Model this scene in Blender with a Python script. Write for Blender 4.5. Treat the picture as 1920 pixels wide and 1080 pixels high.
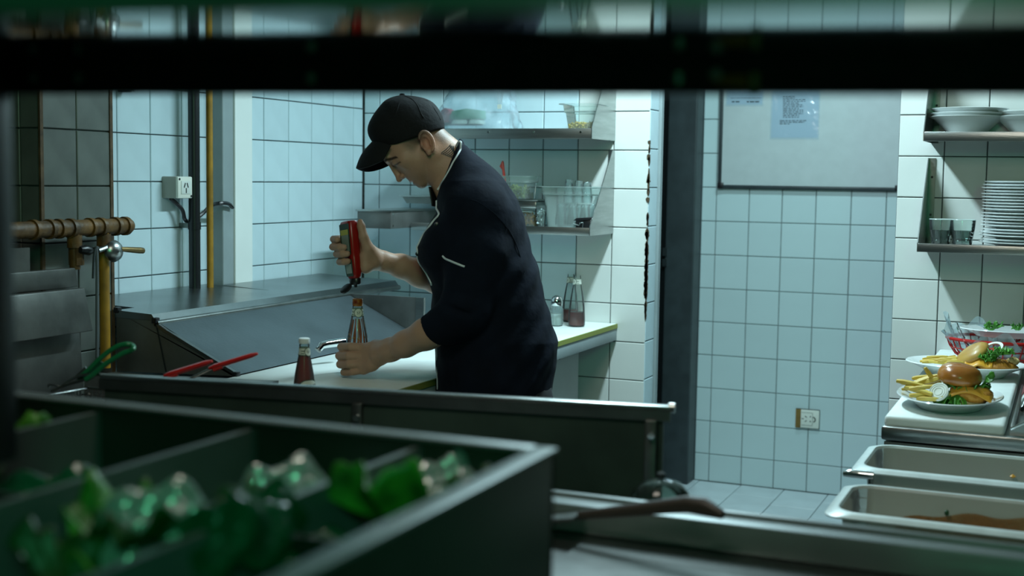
import bpy, bmesh, math, random
import numpy as np
from mathutils import Vector, Matrix
from mathutils.bvhtree import BVHTree
random.seed(7); np.random.seed(7)
SC = bpy.context.scene
COL = SC.collection
for o in list(bpy.data.objects): bpy.data.objects.remove(o)

# ---------------------------------------------------------------- camera
F = 2415.0; YAW = math.radians(-23.43); PITCH = math.radians(4.895); ROLL = math.radians(.8425); CAMZ = 1.45
_cy, _sy = math.cos(YAW), math.sin(YAW)
FW = Vector((_sy*math.cos(PITCH), _cy*math.cos(PITCH), -math.sin(PITCH)))
_rt = Vector((_cy, -_sy, 0)); _up = _rt.cross(FW)
RT = _rt*math.cos(ROLL)+_up*math.sin(ROLL); UP = _up*math.cos(ROLL)-_rt*math.sin(ROLL)
CAM = Vector((0, 0, CAMZ))
cd = bpy.data.cameras.new('camera'); cam = bpy.data.objects.new('camera', cd); COL.objects.link(cam)
m = Matrix((RT, UP, -FW)).transposed().to_4x4(); m.translation = CAM; cam.matrix_world = m
cd.sensor_width = 36; cd.lens = F/1920*36; cd.clip_start = .02
cd.dof.use_dof = True; cd.dof.focus_distance = 3.7; cd.dof.aperture_fstop = 3.3
SC.camera = cam
# ---------------------------------------------------------------- light and exposure
w = bpy.data.worlds.new('world'); SC.world = w; w.use_nodes = True
w.node_tree.nodes['Background'].inputs[0].default_value = (.10, .30, .30, 1)
w.node_tree.nodes['Background'].inputs[1].default_value = .022
SC.view_settings.view_transform = 'Standard'; SC.view_settings.look = 'None'
SC.view_settings.exposure = 0.0; SC.view_settings.gamma = 1.0; SC.view_settings.use_curve_mapping = False
def area(name, loc, rot, sx, sy, power, col):
    l = bpy.data.lights.new(name, 'AREA'); l.shape = 'RECTANGLE'; l.size = sx; l.size_y = sy
    l.energy = power; l.color = col
    o = bpy.data.objects.new(name, l); COL.objects.link(o); o.location = loc; o.rotation_euler = rot
    return o
area('kitchen_tube_light', (-1.08, 3.75, 2.44), (0, 0, 0), .10, .95, 48, (.66, .93, 1.0))
area('passage_tube_light', (-1.05, 5.25, 2.44), (0, 0, 0), .6, .10, 13, (.60, .93, 1.0))
area('chef_fill_light', (-.75, 1.25, 2.30), (math.radians(52), 0, math.radians(12)), .5, .5, 7, (1.0, .93, .80))  # fill light added to brighten the chef's near side
area('green_fill_light', (.9, -1.2, 2.3), (math.radians(52), 0, math.radians(38)), .5, .5, 16.0, (.16, 1.0, .50))  # unseen green light added to tint and lift the foreground

# ---------------------------------------------------------------- helpers
def ray(x, y): return FW+RT*((x-960)/F)-UP*((y-540)/F)
def PX(x, y, c): d = ray(x, y); return CAM+d*(c/d.x)
def PY(x, y, c): d = ray(x, y); return CAM+d*(c/d.y)
def PZ(x, y, c): d = ray(x, y); return CAM+d*((c-CAMZ)/d.z)
def PD(x, y, c): return CAM+ray(x, y)*c

MATS = {}
def mat(name, col, rough=.5, metal=0., bump=0., bscale=60., var=0., vscale=8., col2=None, spec=.5, coat=0., trans=0., stretch=None, objvar=0., sss=0.):
    if name in MATS: return MATS[name]
    mt = bpy.data.materials.new(name); mt.use_nodes = True; nt = mt.node_tree; b = nt.nodes['Principled BSDF']
    c4 = (*col, 1)
    b.inputs['Base Color'].default_value = c4; b.inputs['Roughness'].default_value = rough; b.inputs['Metallic'].default_value = metal
    b.inputs['Specular IOR Level'].default_value = spec; b.inputs['Coat Weight'].default_value = coat
    b.inputs['Transmission Weight'].default_value = trans
    if sss: b.inputs['Subsurface Weight'].default_value = sss; b.inputs['Subsurface Radius'].default_value = (.008, .004, .002)
    tc = nt.nodes.new('ShaderNodeTexCoord'); src = tc.outputs['Object']
    if stretch:
        mp = nt.nodes.new('ShaderNodeMapping'); mp.inputs['Scale'].default_value = stretch; nt.links.new(src, mp.inputs[0]); src = mp.outputs[0]
    cur = None
    if var or col2:
        n = nt.nodes.new('ShaderNodeTexNoise'); n.inputs['Scale'].default_value = vscale; n.inputs['Detail'].default_value = 5
        nt.links.new(src, n.inputs['Vector'])
        r = nt.nodes.new('ShaderNodeValToRGB'); r.color_ramp.elements[0].position = .35; r.color_ramp.elements[1].position = .68
        k2 = col2 or tuple(max(0, v*(1-var)) for v in col)
        r.color_ramp.elements[0].color = (*k2, 1); r.color_ramp.elements[1].color = c4
        nt.links.new(n.outputs['Fac'], r.inputs[0]); cur = r.outputs[0]
    if objvar:
        oi = nt.nodes.new('ShaderNodeObjectInfo'); mr = nt.nodes.new('ShaderNodeMapRange')
        mr.inputs[3].default_value = 1-objvar; mr.inputs[4].default_value = 1.0
        nt.links.new(oi.outputs['Random'], mr.inputs[0])
        mx = nt.nodes.new('ShaderNodeMix'); mx.data_type = 'RGBA'; mx.blend_type = 'MULTIPLY'; mx.inputs[0].default_value = 1
        if cur: nt.links.new(cur, mx.inputs[6])
        else: mx.inputs[6].default_value = c4
        nt.links.new(mr.outputs[0], mx.inputs[7]); cur = mx.outputs[2]
    if cur: nt.links.new(cur, b.inputs['Base Color'])
    if bump:
        n2 = nt.nodes.new('ShaderNodeTexNoise'); n2.inputs['Scale'].default_value = bscale; n2.inputs['Detail'].default_value = 4
        nt.links.new(src, n2.inputs['Vector'])
        bp = nt.nodes.new('ShaderNodeBump'); bp.inputs['Strength'].default_value = bump; bp.inputs['Distance'].default_value = .01
        nt.links.new(n2.outputs['Fac'], bp.inputs['Height']); nt.links.new(bp.outputs[0], b.inputs['Normal'])
    MATS[name] = mt; return mt
def sheer(name, tint, haze=.15, hazecol=(.8, .9, .9), ior=1.45, rough=.05, bump=0., bscale=30):
    """thin clear plastic or glass: see-through, a bit milky, with a Fresnel shine"""
    if name in MATS: return MATS[name]
    mt = bpy.data.materials.new(name); mt.use_nodes = True; nt = mt.node_tree; nt.nodes.clear()
    out = nt.nodes.new('ShaderNodeOutputMaterial'); tr = nt.nodes.new('ShaderNodeBsdfTransparent'); tr.inputs[0].default_value = (*tint, 1)
    df = nt.nodes.new('ShaderNodeBsdfDiffuse'); df.inputs[0].default_value = (*hazecol, 1)
    gl = nt.nodes.new('ShaderNodeBsdfGlossy'); gl.inputs['Roughness'].default_value = rough
    fr = nt.nodes.new('ShaderNodeFresnel'); fr.inputs[0].default_value = ior
    m1 = nt.nodes.new('ShaderNodeMixShader'); m1.inputs[0].default_value = haze
    m2 = nt.nodes.new('ShaderNodeMixShader')
    nt.links.new(tr.outputs[0], m1.inputs[1]); nt.links.new(df.outputs[0], m1.inputs[2])
    nt.links.new(fr.outputs[0], m2.inputs[0]); nt.links.new(m1.outputs[0], m2.inputs[1]); nt.links.new(gl.outputs[0], m2.inputs[2])
    nt.links.new(m2.outputs[0], out.inputs[0])
    if bump:
        tc = nt.nodes.new('ShaderNodeTexCoord'); n2 = nt.nodes.new('ShaderNodeTexNoise'); n2.inputs['Scale'].default_value = bscale
        nt.links.new(tc.outputs['Object'], n2.inputs['Vector'])
        bp = nt.nodes.new('ShaderNodeBump'); bp.inputs['Strength'].default_value = bump; bp.inputs['Distance'].default_value = .02
        nt.links.new(n2.outputs['Fac'], bp.inputs['Height']); nt.links.new(bp.outputs[0], gl.inputs['Normal']); nt.links.new(bp.outputs[0], fr.inputs['Normal'])
    MATS[name] = mt; return mt

TILE = mat('glazed_tile_cool_lit', (.60, .75, .80), .22, var=.06, vscale=9, objvar=.07, bump=.03, bscale=18)  # bluish cast of the light in the left bay put into the tile colour
TILEW = mat('glazed_tile_warm_lit', (.71, .74, .71), .25, var=.05, vscale=6, objvar=.05)  # same tile, with the warmer light on the pillar put into its colour
TILEB = mat('satin_tile', (.55, .68, .69), .35, var=.04, vscale=5, objvar=.04)
TILED = mat('shaded_tile', (.13, .15, .135), .40, var=.28, vscale=11, objvar=.10)  # the shade on the pier is put into this darker tile colour
GROUT = mat('grout', (.10, .12, .12), .9, var=.5, vscale=30)
GROUTW = mat('grout_light', (.20, .23, .23), .9, var=.4, vscale=30)
FTILE = mat('floor_tile', (.62, .70, .72), .30, var=.12, vscale=7, objvar=.10)
PLASTER = mat('white_paint', (.80, .85, .82), .5, var=.05, vscale=5)
GREYP = mat('grey_paint', (.30, .36, .37), .5, var=.15, vscale=9)
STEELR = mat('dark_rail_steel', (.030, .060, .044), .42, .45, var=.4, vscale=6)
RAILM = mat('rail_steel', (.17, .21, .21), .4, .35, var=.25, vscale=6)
DARKP = mat('dark_paint', (.035, .048, .052), .45, var=.3, vscale=14)
BLACK = mat('black_enamel', (.006, .008, .009), .35)
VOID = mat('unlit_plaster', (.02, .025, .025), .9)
STEEL = mat('brushed_steel', (.42, .44, .43), .30, 1., var=.22, vscale=7, bump=.05, bscale=40, stretch=(1, 1, 9))
STEELD = mat('worn_steel', (.27, .29, .28), .38, 1., var=.35, vscale=10, bump=.05, bscale=60)
STEELP = mat('polished_steel', (.62, .68, .66), .045, 1., bump=.012, bscale=5)
STEELG = mat('green_cast_steel', (.06, .105, .08), .42, .45, var=.4, vscale=6)  # green reflected from the produce is put into the base colour
GREASE = mat('oily_sheet_steel', (.12, .125, .115), .45, .55, var=.5, vscale=9, bump=.08, bscale=25)
CHROME = mat('chrome', (.75, .78, .78), .08, 1.)
YELLOW = mat('yellow_pipe_paint', (.42, .22, .015), .5, var=.45, vscale=16, bump=.1, bscale=40)
RUSTY = mat('stained_yellow_pipe', (.165, .080, .012), .55, var=.75, vscale=22, bump=.25, bscale=50)
WHITEP = mat('white_plastic', (.72, .74, .66), .4)
CERAM = mat('white_ceramic', (.78, .82, .82), .12, coat=.3)
BOARD = mat('white_cutting_board', (.80, .86, .83), .5, var=.10, vscale=9, bump=.05, bscale=50)
YEDGE = mat('board_edge', (.26, .29, .06), .6)
RED = mat('red_plastic', (.45, .012, .010), .3)
KETCH = mat('ketchup', (.20, .010, .004), .18, var=.35, vscale=25)
RESID = mat('ketchup_smear', (.42, .085, .012), .3, var=.5, vscale=60)
REDBOT = mat('red_bottle_plastic', (.30, .008, .005), .30, var=.15, vscale=12)
GREEN = mat('green_handle_plastic', (.006, .16, .055), .35)
BLKP = mat('black_plastic', (.010, .010, .012), .35)
CLEAR = sheer('clear_plastic', (.86, .92, .90), .14, (.75, .85, .82), 1.22, rough=.12)
MILKY = sheer('frosted_plastic', (.78, .88, .86), .30, (.62, .72, .70), rough=.25, bump=.1, bscale=25)
GLASS = sheer('clear_glass', (.94, .98, .97), .05, (.8, .9, .9), 1.28, .03)
GLASSR = sheer('rippled_glass', (.90, .97, .97), .10, (.8, .95, .95), 1.4, .05, bump=.5, bscale=60)
FILM = sheer('plastic_film', (.80, .90, .92), .34, (.66, .80, .88), 1.16, .08, bump=.6, bscale=35)
GFILM = sheer('green_plastic_film', (.10, .50, .28), .40, (.008, .17, .075), 1.5, .15, bump=.6, bscale=30)
LABELW = mat('label_paper', (.62, .66, .58), .5)
LABELG = mat('label_green', (.02, .06, .035), .5)
LABELY = mat('label_yellow', (.50, .46, .05), .5)
INK = mat('black_ink', (.012, .016, .018), .6)
CLOTH = mat('black_twill', (.0050, .0085, .0175), .9, bump=.35, bscale=22, var=.3, vscale=15, spec=.12)
CAPC = mat('black_cotton', (.006, .007, .008), .85, bump=.15, bscale=90, spec=.25)
PIPING = mat('white_piping', (.70, .76, .80), .6)
LEAF = mat('lettuce_green', (.10, .36, .035), .45, col2=(.02, .11, .012), vscale=35, bump=.3, bscale=60)
LEAFD = mat('dark_lettuce', (.012, .085, .012), .45, col2=(.004, .05, .008), vscale=18, bump=.3, bscale=40)
BUN = mat('glazed_bun', (.50, .21, .035), .25, col2=(.34, .11, .015), vscale=16, coat=.4, bump=.06, bscale=70)
BUNP = mat('toasted_bun', (.52, .33, .08), .40, col2=(.42, .22, .04), vscale=20, coat=.15)
CRUMB = mat('bread_crumb', (.62, .47, .20), .7, var=.2, vscale=40)
CRISP = mat('fried_coating', (.58, .27, .03), .55, col2=(.42, .16, .015), vscale=30, bump=.7, bscale=70)
CHEESE = mat('yellow_cheese', (.68, .33, .03), .35)
ONION = mat('onion', (.86, .88, .80), .3, var=.12, vscale=20)
TOMATO = mat('tomato', (.42, .03, .012), .3)
FRY = mat('french_fry', (.68, .55, .12), .5, col2=(.60, .38, .05), vscale=40)
MEAT = mat('grilled_patty', (.10, .045, .025), .6, bump=.5, bscale=80)
CARD = mat('brown_tape', (.22, .13, .025), .6, var=.4, vscale=40)
RUST = mat('crumbled_mortar', (.09, .06, .03), .95, var=.5, vscale=60)

class MB:
    def __init__(s): s.v = []; s.f = []
    def add(s, vs, fs):
        n = len(s.v); s.v += [Vector(p) for p in vs]; s.f += [tuple(i+n for i in f) for f in fs]; return s
    def box(s, lo, hi):
        x0, y0, z0 = lo; x1, y1, z1 = hi
        return s.add([(x0,y0,z0),(x1,y0,z0),(x1,y1,z0),(x0,y1,z0),(x0,y0,z1),(x1,y0,z1),(x1,y1,z1),(x0,y1,z1)],
                     [(0,3,2,1),(4,5,6,7),(0,1,5,4),(1,2,6,5),(2,3,7,6),(3,0,4,7)])
    def obox(s, c, ax, ay, az):
        """oriented box: centre and three half-axis vectors"""
        c, ax, ay, az = map(Vector, (c, ax, ay, az))
        P = [c+ax*i+ay*j+az*k for k in (-1, 1) for i, j in ((-1,-1),(1,-1),(1,1),(-1,1))]
        return s.add(P, [(0,3,2,1),(4,5,6,7),(0,1,5,4),(1,2,6,5),(2,3,7,6),(3,0,4,7)])
    def bar(s, a, b, w, h, upv=(0, 0, 1)):
        a, b = Vector(a), Vector(b); d = (b-a); u = d.normalized(); sd = u.cross(Vector(upv)).normalized(); t = sd.cross(u)
        return s.obox((a+b)/2, d/2, sd*w/2, t*h/2)
    def prism(s, poly, d):
        """flat polygon (list of points) pushed along d"""
        d = Vector(d); P = [Vector(p) for p in poly]; n = len(P)
        s.add(P+[p+d for p in P], [tuple(range(n))[::-1], tuple(range(n, 2*n))]+[(i, (i+1) % n, n+(i+1) % n, n+i) for i in range(n)]); return s
    def tube(s, path, r, n=10, caps=True, closed=False):
        P = [Vector(p) for p in path]; N = len(P); R = r if hasattr(r, '__len__') else [r]*N
        base = len(s.v); prev = None
        for i, p in enumerate(P):
            if closed: t = P[(i+1) % N]-P[i-1]
            else: t = P[min(i+1, N-1)]-P[max(i-1, 0)]
            t.normalize()
            if prev is None:
                a = Vector((0, 0, 1)) if abs(t.z) < .9 else Vector((1, 0, 0)); u = t.cross(a).normalized()
            else: u = (prev-t*prev.dot(t)).normalized()
            prev = u; v = t.cross(u)
            for k in range(n):
                a = 2*math.pi*k/n; s.v.append(p+(u*math.cos(a)+v*math.sin(a))*R[i])
        M = N if closed else N-1
        for i in range(M):
            j = (i+1) % N
            for k in range(n): s.f.append((base+i*n+k, base+i*n+(k+1) % n, base+j*n+(k+1) % n, base+j*n+k))
        if caps and not closed:
            s.f.append(tuple(base+k for k in range(n))[::-1]); s.f.append(tuple(base+(N-1)*n+k for k in range(n)))
        return s
    def lathe(s, prof, c=(0, 0, 0), n=32, sx=1., sy=1., capb=False, capt=False, a0=0., a1=2*math.pi, wob=None):
        c = Vector(c); base = len(s.v); full = abs(a1-a0-2*math.pi) < 1e-6; M = n if full else n+1
        for r, z in prof:
            for k in range(M):
                a = a0+(a1-a0)*k/n; q = r*(1+(wob(a, z) if wob else 0))
                s.v.append(c+Vector((q*math.cos(a)*sx, q*math.sin(a)*sy, z)))
        for i in range(len(prof)-1):
            for k in range(n if not full else n):
                k2 = (k+1) % M
                s.f.append((base+i*M+k, base+i*M+k2, base+(i+1)*M+k2, base+(i+1)*M+k))
        if capb: s.f.append(tuple(base+k for k in range(M))[::-1])
        if capt: s.f.append(tuple(base+(len(prof)-1)*M+k for k in range(M)))
        return s
    def sheet(s, fn, nu, nv):
        base = len(s.v)
        for i in range(nu+1):
            for j in range(nv+1): s.v.append(Vector(fn(i/nu, j/nv)))
        for i in range(nu):
            for j in range(nv):
                a = base+i*(nv+1)+j; s.f.append((a, a+1, a+nv+2, a+nv+1))
        return s
    def mv(s, M):
        s.v = [M @ p for p in s.v]; return s
    def build(s, name, mt, parent=None, smooth=True, bevel=0., seg=2, origin=None, solid=0., sub=0):
        o = bpy.data.objects.new(name, None) if False else None
        org = Vector(origin) if origin is not None else (Vector(WL[parent]) if parent in WL else Vector((0, 0, 0)))
        me = bpy.data.meshes.new(name); me.from_pydata([tuple(p-org) for p in s.v], [], s.f); me.validate(); me.materials.append(mt)
        bm = bmesh.new(); bm.from_mesh(me); bmesh.ops.recalc_face_normals(bm, faces=bm.faces)
        if bevel:
            es = [e for e in bm.edges if len(e.link_faces) == 2 and e.calc_face_angle(0) > .6]
            bmesh.ops.bevel(bm, geom=es, offset=bevel, segments=seg, affect='EDGES', profile=.5, clamp_overlap=True)
        bm.to_mesh(me); bm.free()
        o = bpy.data.objects.new(name, me); COL.objects.link(o)
        if smooth:
            for p in me.polygons: p.use_smooth = True
            try: me.set_sharp_from_angle(angle=math.radians(38))
            except Exception: pass
        if solid:
            md = o.modifiers.new('solid', 'SOLIDIFY'); md.thickness = solid; md.offset = 0
        if sub:
            md = o.modifiers.new('sub', 'SUBSURF'); md.levels = sub; md.render_levels = sub
        if origin is not None and parent is None: o.location = org; WL[o] = tuple(org)
        else: WL[o] = tuple(org)
        if parent is not None:
            o.parent = parent
            if origin is not None: o.location = Vector(origin)-Vector(WL[parent])
        return o
WL = {}
def tag(o, label=None, cat=None, group=None, kind=None):
    if label: o['label'] = label
    if cat: o['category'] = cat
    if group: o['group'] = group
    if kind: o['kind'] = kind
    return o
def thing(name, label, cat, loc=(0, 0, 0), group=None):
    o = bpy.data.objects.new(name, None); COL.objects.link(o); o.location = loc; o.empty_display_size = .05
    WL[o] = tuple(loc); return tag(o, label, cat, group)
def struct(o): o['kind'] = 'structure'; return o
def dup(o, loc=None, label=None, parent=None, rot=None):
    c = o.copy(); COL.objects.link(c)
    if parent is not None: c.parent = parent
    if loc is not None: c.location = loc
    if rot is not None: c.rotation_euler = rot
    if label: c['label'] = label
    for ch in list(o.children): dup(ch, parent=c)
    WL[c] = tuple(c.location); return c
_tc = {}
def tiles(wall, org, u, v, ucuts, vcuts, mt, th=.006, gap=.0035, name='tile', jitter=.0008, skip=None, vc_for=None):
    """ceramic tiles between the joints, each an object of its own that shares meshes by size"""
    org, u, v = Vector(org), Vector(u), Vector(v); n = u.cross(v).normalized()
    for i in range(len(ucuts)-1):
        cuts = vc_for(i) if vc_for else vcuts
        for j in range(len(cuts)-1):
            if skip and skip(i, j): continue
            a0, a1, b0, b1 = ucuts[i], ucuts[i+1], cuts[j], cuts[j+1]
            W, H2 = round(a1-a0-gap, 4), round(b1-b0-gap, 4)
            if W < .004 or H2 < .004: continue
            key = (W, H2, th, mt.name, tuple(round(q, 3) for q in (*u, *v)))
            if key not in _tc:
                e = .0018; P = []
                for (k, hh) in ((0, 0.), (0, th-e), (e, th)):
                    for sx, sy in ((-1,-1),(1,-1),(1,1),(-1,1)): P.append(u*(sx*(W/2-k))+v*(sy*(H2/2-k))+n*hh)
                fs = [(8, 9, 10, 11)]
                for q in (0, 4):
                    for k in range(4): fs.append((q+k, q+(k+1) % 4, q+4+(k+1) % 4, q+4+k))
                me = bpy.data.meshes.new(name); me.from_pydata(P, [], fs); me.materials.append(mt); _tc[key] = me
            o = bpy.data.objects.new(name, _tc[key]); COL.objects.link(o); o.parent = wall
            o.location = org+u*((a0+a1)/2)+v*((b0+b1)/2)+n*(random.random()*jitter)-Vector(WL[wall])
            ax = (u*random.uniform(-1, 1)+v*random.uniform(-1, 1)).normalized()
            o.rotation_mode = 'QUATERNION'; o.rotation_quaternion = Matrix.Rotation(random.uniform(-.004, .004), 3, ax).to_quaternion()
def cuts(lo, hi, j0, step):
    k0 = math.floor((lo-j0)/step); c = [lo]; k = k0
    while j0+k*step < hi-1e-6:
        if j0+k*step > lo+.004: c.append(j0+k*step)
        k += 1
    return c+[hi]
def text_mesh(txt, size, name='lettering'):
    cu = bpy.data.curves.new(name, 'FONT'); cu.body = txt; cu.size = size; cu.align_x = 'CENTER'; cu.align_y = 'CENTER'; cu.resolution_u = 2
    o = bpy.data.objects.new(name, cu); COL.objects.link(o)
    dg = bpy.context.evaluated_depsgraph_get(); me = bpy.data.meshes.new_from_object(o.evaluated_get(dg))
    bpy.data.objects.remove(o); bpy.data.curves.remove(cu)
    vs = [v.co.copy() for v in me.vertices]; fs = [tuple(p.vertices) for p in me.polygons]; bpy.data.meshes.remove(me); return vs, fs
# ================================================================ the room
XL, XLB, YB, YP, YW = -2.60, -2.66, 4.49, 4.50, 6.01
ZC = 2.55
XR, YN = 1.3, -1.6
fl = struct(MB().box((-3.3, YN, -.10), (XR, 6.4, -.006)).build('floor', GROUTW, smooth=False))
fx = cuts(-1.80, .05, -1.392, .205)
tiles(fl, (0, 0, -.006), (1, 0, 0), (0, 1, 0), fx, None, FTILE, gap=.003, name='floor_tile',
      vc_for=lambda i: cuts(4.35, YW-.002, 5.86+.165*(i % 2)-.02*(i % 3), .33))
struct(MB().box((-3.3, YN, ZC), (XR, 6.4, ZC+.1)).build('ceiling', PLASTER, smooth=False))
struct(MB().box((XR, YN, 0), (XR+.1, 6.4, ZC)).build('wall_right', VOID, smooth=False))
struct(MB().box((-3.3, YN-.1, 0), (XR, YN, ZC)).build('wall_front', VOID, smooth=False))
# left wall: recessed tiled field, plain pilaster, tiled field next to the corner
t = .006
wl = struct(MB().box((-3.3, YN, 0), (XLB-t, 3.62, ZC)).box((-3.3, 3.62, 0), (XL-t, YB+.12, ZC)).build('wall_left', GROUT, smooth=False))
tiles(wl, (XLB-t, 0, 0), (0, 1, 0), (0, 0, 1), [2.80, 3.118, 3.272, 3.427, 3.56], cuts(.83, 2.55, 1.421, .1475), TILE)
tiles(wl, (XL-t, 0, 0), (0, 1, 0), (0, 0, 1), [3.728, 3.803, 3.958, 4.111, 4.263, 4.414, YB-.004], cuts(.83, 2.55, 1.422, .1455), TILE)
pil = struct(MB().box((XLB-t, 3.565, 0), (XL+.0, 3.625, ZC)).build('trim_1', GREYP, bevel=.004, smooth=False))
struct(MB().box((XL-.03, 3.626, 0), (XL+.006, 3.726, ZC)).build('trim_2', PLASTER, bevel=.003, smooth=False))
# tiled pier in front of the left wall
XP = -2.40
pr_ = struct(MB().box((XLB-.004, 2.53+t, 0), (XP-t, 2.785, ZC)).build('wall_pier', GROUT, smooth=False))
zp = cuts(.80, 2.55, PX(145, 349, XP).z, .1465)
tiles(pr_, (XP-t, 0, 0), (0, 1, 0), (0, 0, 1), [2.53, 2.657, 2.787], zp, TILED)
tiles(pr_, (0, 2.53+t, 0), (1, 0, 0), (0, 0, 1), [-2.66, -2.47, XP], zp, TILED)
e = struct(MB().box((XP-.004, 2.524, .2), (XP+.003, 2.535, 2.2)).box((XP-.004, 2.782, .2), (XP+.003, 2.793, 2.2)).build('trim_3', mat('rusted_edge_bead', (.12, .075, .035), .8, var=.6, vscale=30), smooth=False))
# back wall of the chef's bay with the return at the passage
wb = struct(MB().box((-3.3, YB+t, 0), (-1.412-t, YB+.11, ZC)).build('wall_back', GROUT, smooth=False))
zb = cuts(.0, 2.55, 1.415, .1405)
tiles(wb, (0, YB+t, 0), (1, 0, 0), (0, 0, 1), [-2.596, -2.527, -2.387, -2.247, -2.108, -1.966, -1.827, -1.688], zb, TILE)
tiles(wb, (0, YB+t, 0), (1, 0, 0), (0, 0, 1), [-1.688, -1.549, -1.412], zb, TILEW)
tiles(wb, (-1.412-t, 0, 0), (0, 1, 0), (0, 0, 1), [YB+.001, YB+.108], [z+.006 for z in zb], TILE)
# crumbled corner of that wall
mb = MB()
for k in range(120):
    z = random.choice([random.uniform(.95, 1.32), random.uniform(.9, 1.6), random.uniform(1.02, 1.2)]); hgt = random.uniform(.005, .022); wd = random.uniform(.002, .0085)
    c = Vector((-1.412-wd*.3, YB-.0015, z)); n = 7
    pts = [c+Vector((math.cos(2*math.pi*i/n)*wd*random.uniform(.6, 1.1), 0, math.sin(2*math.pi*i/n)*hgt*random.uniform(.6, 1.1))) for i in range(n)]
    mb.prism(pts, (0, .006, 0))
o = mb.build('chipped_corner', RUST, wb, smooth=False); o['kind'] = 'stuff'
# passage wall with the whiteboard
ww = struct(MB().box((-1.64, YW+t, 0), (XR, YW+.15, ZC)).build('wall_passage', GROUTW, smooth=False))
z0 = PY(1304, 601.6, YW).z
tiles(ww, (0, YW+t, 0), (1, 0, 0), (0, 0, 1), [-1.625, -1.554, -1.396, -1.241, -1.085, -.926, -.771, -.62, -.46], cuts(.0, 2.55, z0, .1605), TILEB)
# dark doorway left of it
struct(MB().box((-1.765, YW-.12, 0), (-1.625, YW+.03, ZC)).build('trim_4', DARKP, bevel=.006, smooth=False))
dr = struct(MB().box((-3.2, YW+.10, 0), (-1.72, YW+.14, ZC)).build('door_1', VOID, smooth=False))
MB().box((-1.80, YW-.09, .02), (-1.765, YW+.02, 2.2)).build('door_stile', BLACK, dr, smooth=False)
la = MB().box((-1.775, YW-.125, PY(1266, 500, 5.9).z), (-1.752, YW-.118, PY(1266, 486, 5.9).z)).box((-1.775, YW-.125, PY(1266, 480, 5.9).z), (-1.752, YW-.118, PY(1266, 465, 5.9).z)).build('latch_plate', CHROME, dr, smooth=False)
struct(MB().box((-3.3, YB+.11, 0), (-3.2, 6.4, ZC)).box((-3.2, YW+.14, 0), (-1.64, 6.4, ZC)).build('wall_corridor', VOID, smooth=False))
struct(MB().box((-1.43, YB+.110, 0), (-1.402, YB+.135, ZC)).build('trim_5', GREYP, smooth=False))
# wall behind the plate shelves
wp = struct(MB().box((-.545, YP+t, 0), (XR, YP+.12, ZC)).build('wall_plates', GROUT, smooth=False))
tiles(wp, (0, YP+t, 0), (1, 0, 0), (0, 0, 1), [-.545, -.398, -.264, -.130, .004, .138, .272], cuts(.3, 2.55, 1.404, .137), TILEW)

# ---------------------------------------------------------------- unseen hood, added over the fryers to keep the pier in shade
h = thing('shade_hood', 'unseen steel hood added over the fryers to shade the pier', 'hood', (-2.1, 2.2, 1.95))
MB().prism([(-2.65, 1.45, 2.05), (-1.60, 1.45, 2.05), (-1.60, 1.45, 2.20), (-2.2, 1.45, 2.5), (-2.65, 1.45, 2.5)], (0, 1.36, 0)).build('canopy', STEELD, h, smooth=False)
MB().box((-1.625, 1.45, 2.0), (-1.598, 2.81, 2.06)).box((-2.65, 2.785, 2.0), (-1.60, 2.81, 2.06)).build('rim', STEEL, h, smooth=False)
# ================================================================ whiteboard and fittings
def whiteboard():
    y = YW-.004
    a, b = PY(1347, 353, y), PY(1690, 358, y); zt = 2.12
    x0, x1, zb = a.x, b.x, (a.z+b.z)/2
    w_ = thing('whiteboard', 'large grey-white noticeboard with a dark frame on the passage wall', 'whiteboard', (x0, y, zb))
    MB().box((x0+.006, y-.010, zb+.006), (x1-.006, y, zt-.006)).build('panel', mat('board_surface', (.50, .55, .55), .38, var=.06, vscale=20), w_, smooth=False)
    fr = .016
    for nm, lo, hi in (('frame_rail', (x0, y-.018, zb), (x1, y, zb+fr)), ('frame_rail', (x0, y-.018, zt-fr), (x1, y, zt)),
                       ('frame_rail', (x0, y-.018, zb+fr), (x0+fr, y, zt-fr)), ('frame_rail', (x1-fr, y-.018, zb+fr), (x1, y, zt-fr))):
        MB().box(lo, hi).build(nm, DARKP, w_, bevel=.003)
    for x in (x0-.001, x1-.027):
        MB().box((x, y-.021, zb-.001), (x+.028, y, zb+.027)).build('corner_cap', BLKP, w_, bevel=.004)
whiteboard()
def sheet_of_paper(px0, px1, pbot, name, label, lines, tilt=0):
    y = YW-.0145
    a, b = PY(px0, pbot, y), PY(px1, pbot+1, y)
    p = thing(name, label, 'notice', (a.x, y, a.z))
    W, Hh = b.x-a.x, .34
    MB().box((a.x, y, a.z), (b.x, y+.0006, a.z+Hh)).build('page', mat('page_'+name, (.40, .48, .54), .5), p, smooth=False)
    sl = sheer('plastic_sleeve', (.93, .97, 1.), .06, (.6, .75, .85), 1.45, .12, bump=.25, bscale=25)
    MB().sheet(lambda u, v: (a.x-.006+u*(W+.012), y-.003-.002*math.sin(u*9+v*5), a.z-.008+v*(Hh+.01)), 10, 10).build('sleeve', sl, p)
    mb = MB()
    for (yy, x_0, x_1, hh) in lines:
        q0 = PY(x_0, yy, y-.0004); q1 = PY(x_1, yy, y-.0004); x = q0.x
        while x < q1.x:
            L = random.uniform(.006, .022); mb.box((x, y-.0006, q0.z), (min(x+L, q1.x), y, q0.z+hh)); x += L+.004
    mb.build('print', INK, p, smooth=False)
ln = [(181+3.3*i, 1468, 1468+random.choice([22, 30, 38, 42]), .0035) for i in range(13)]
ln += [(227+3.0*i, 1462, (1512, 1508, 1482)[i], .0035) for i in range(3)]
sheet_of_paper(1446, 1533, 258, 'notice_list', 'bluish printed list in a plastic sleeve on the noticeboard', ln)
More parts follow.
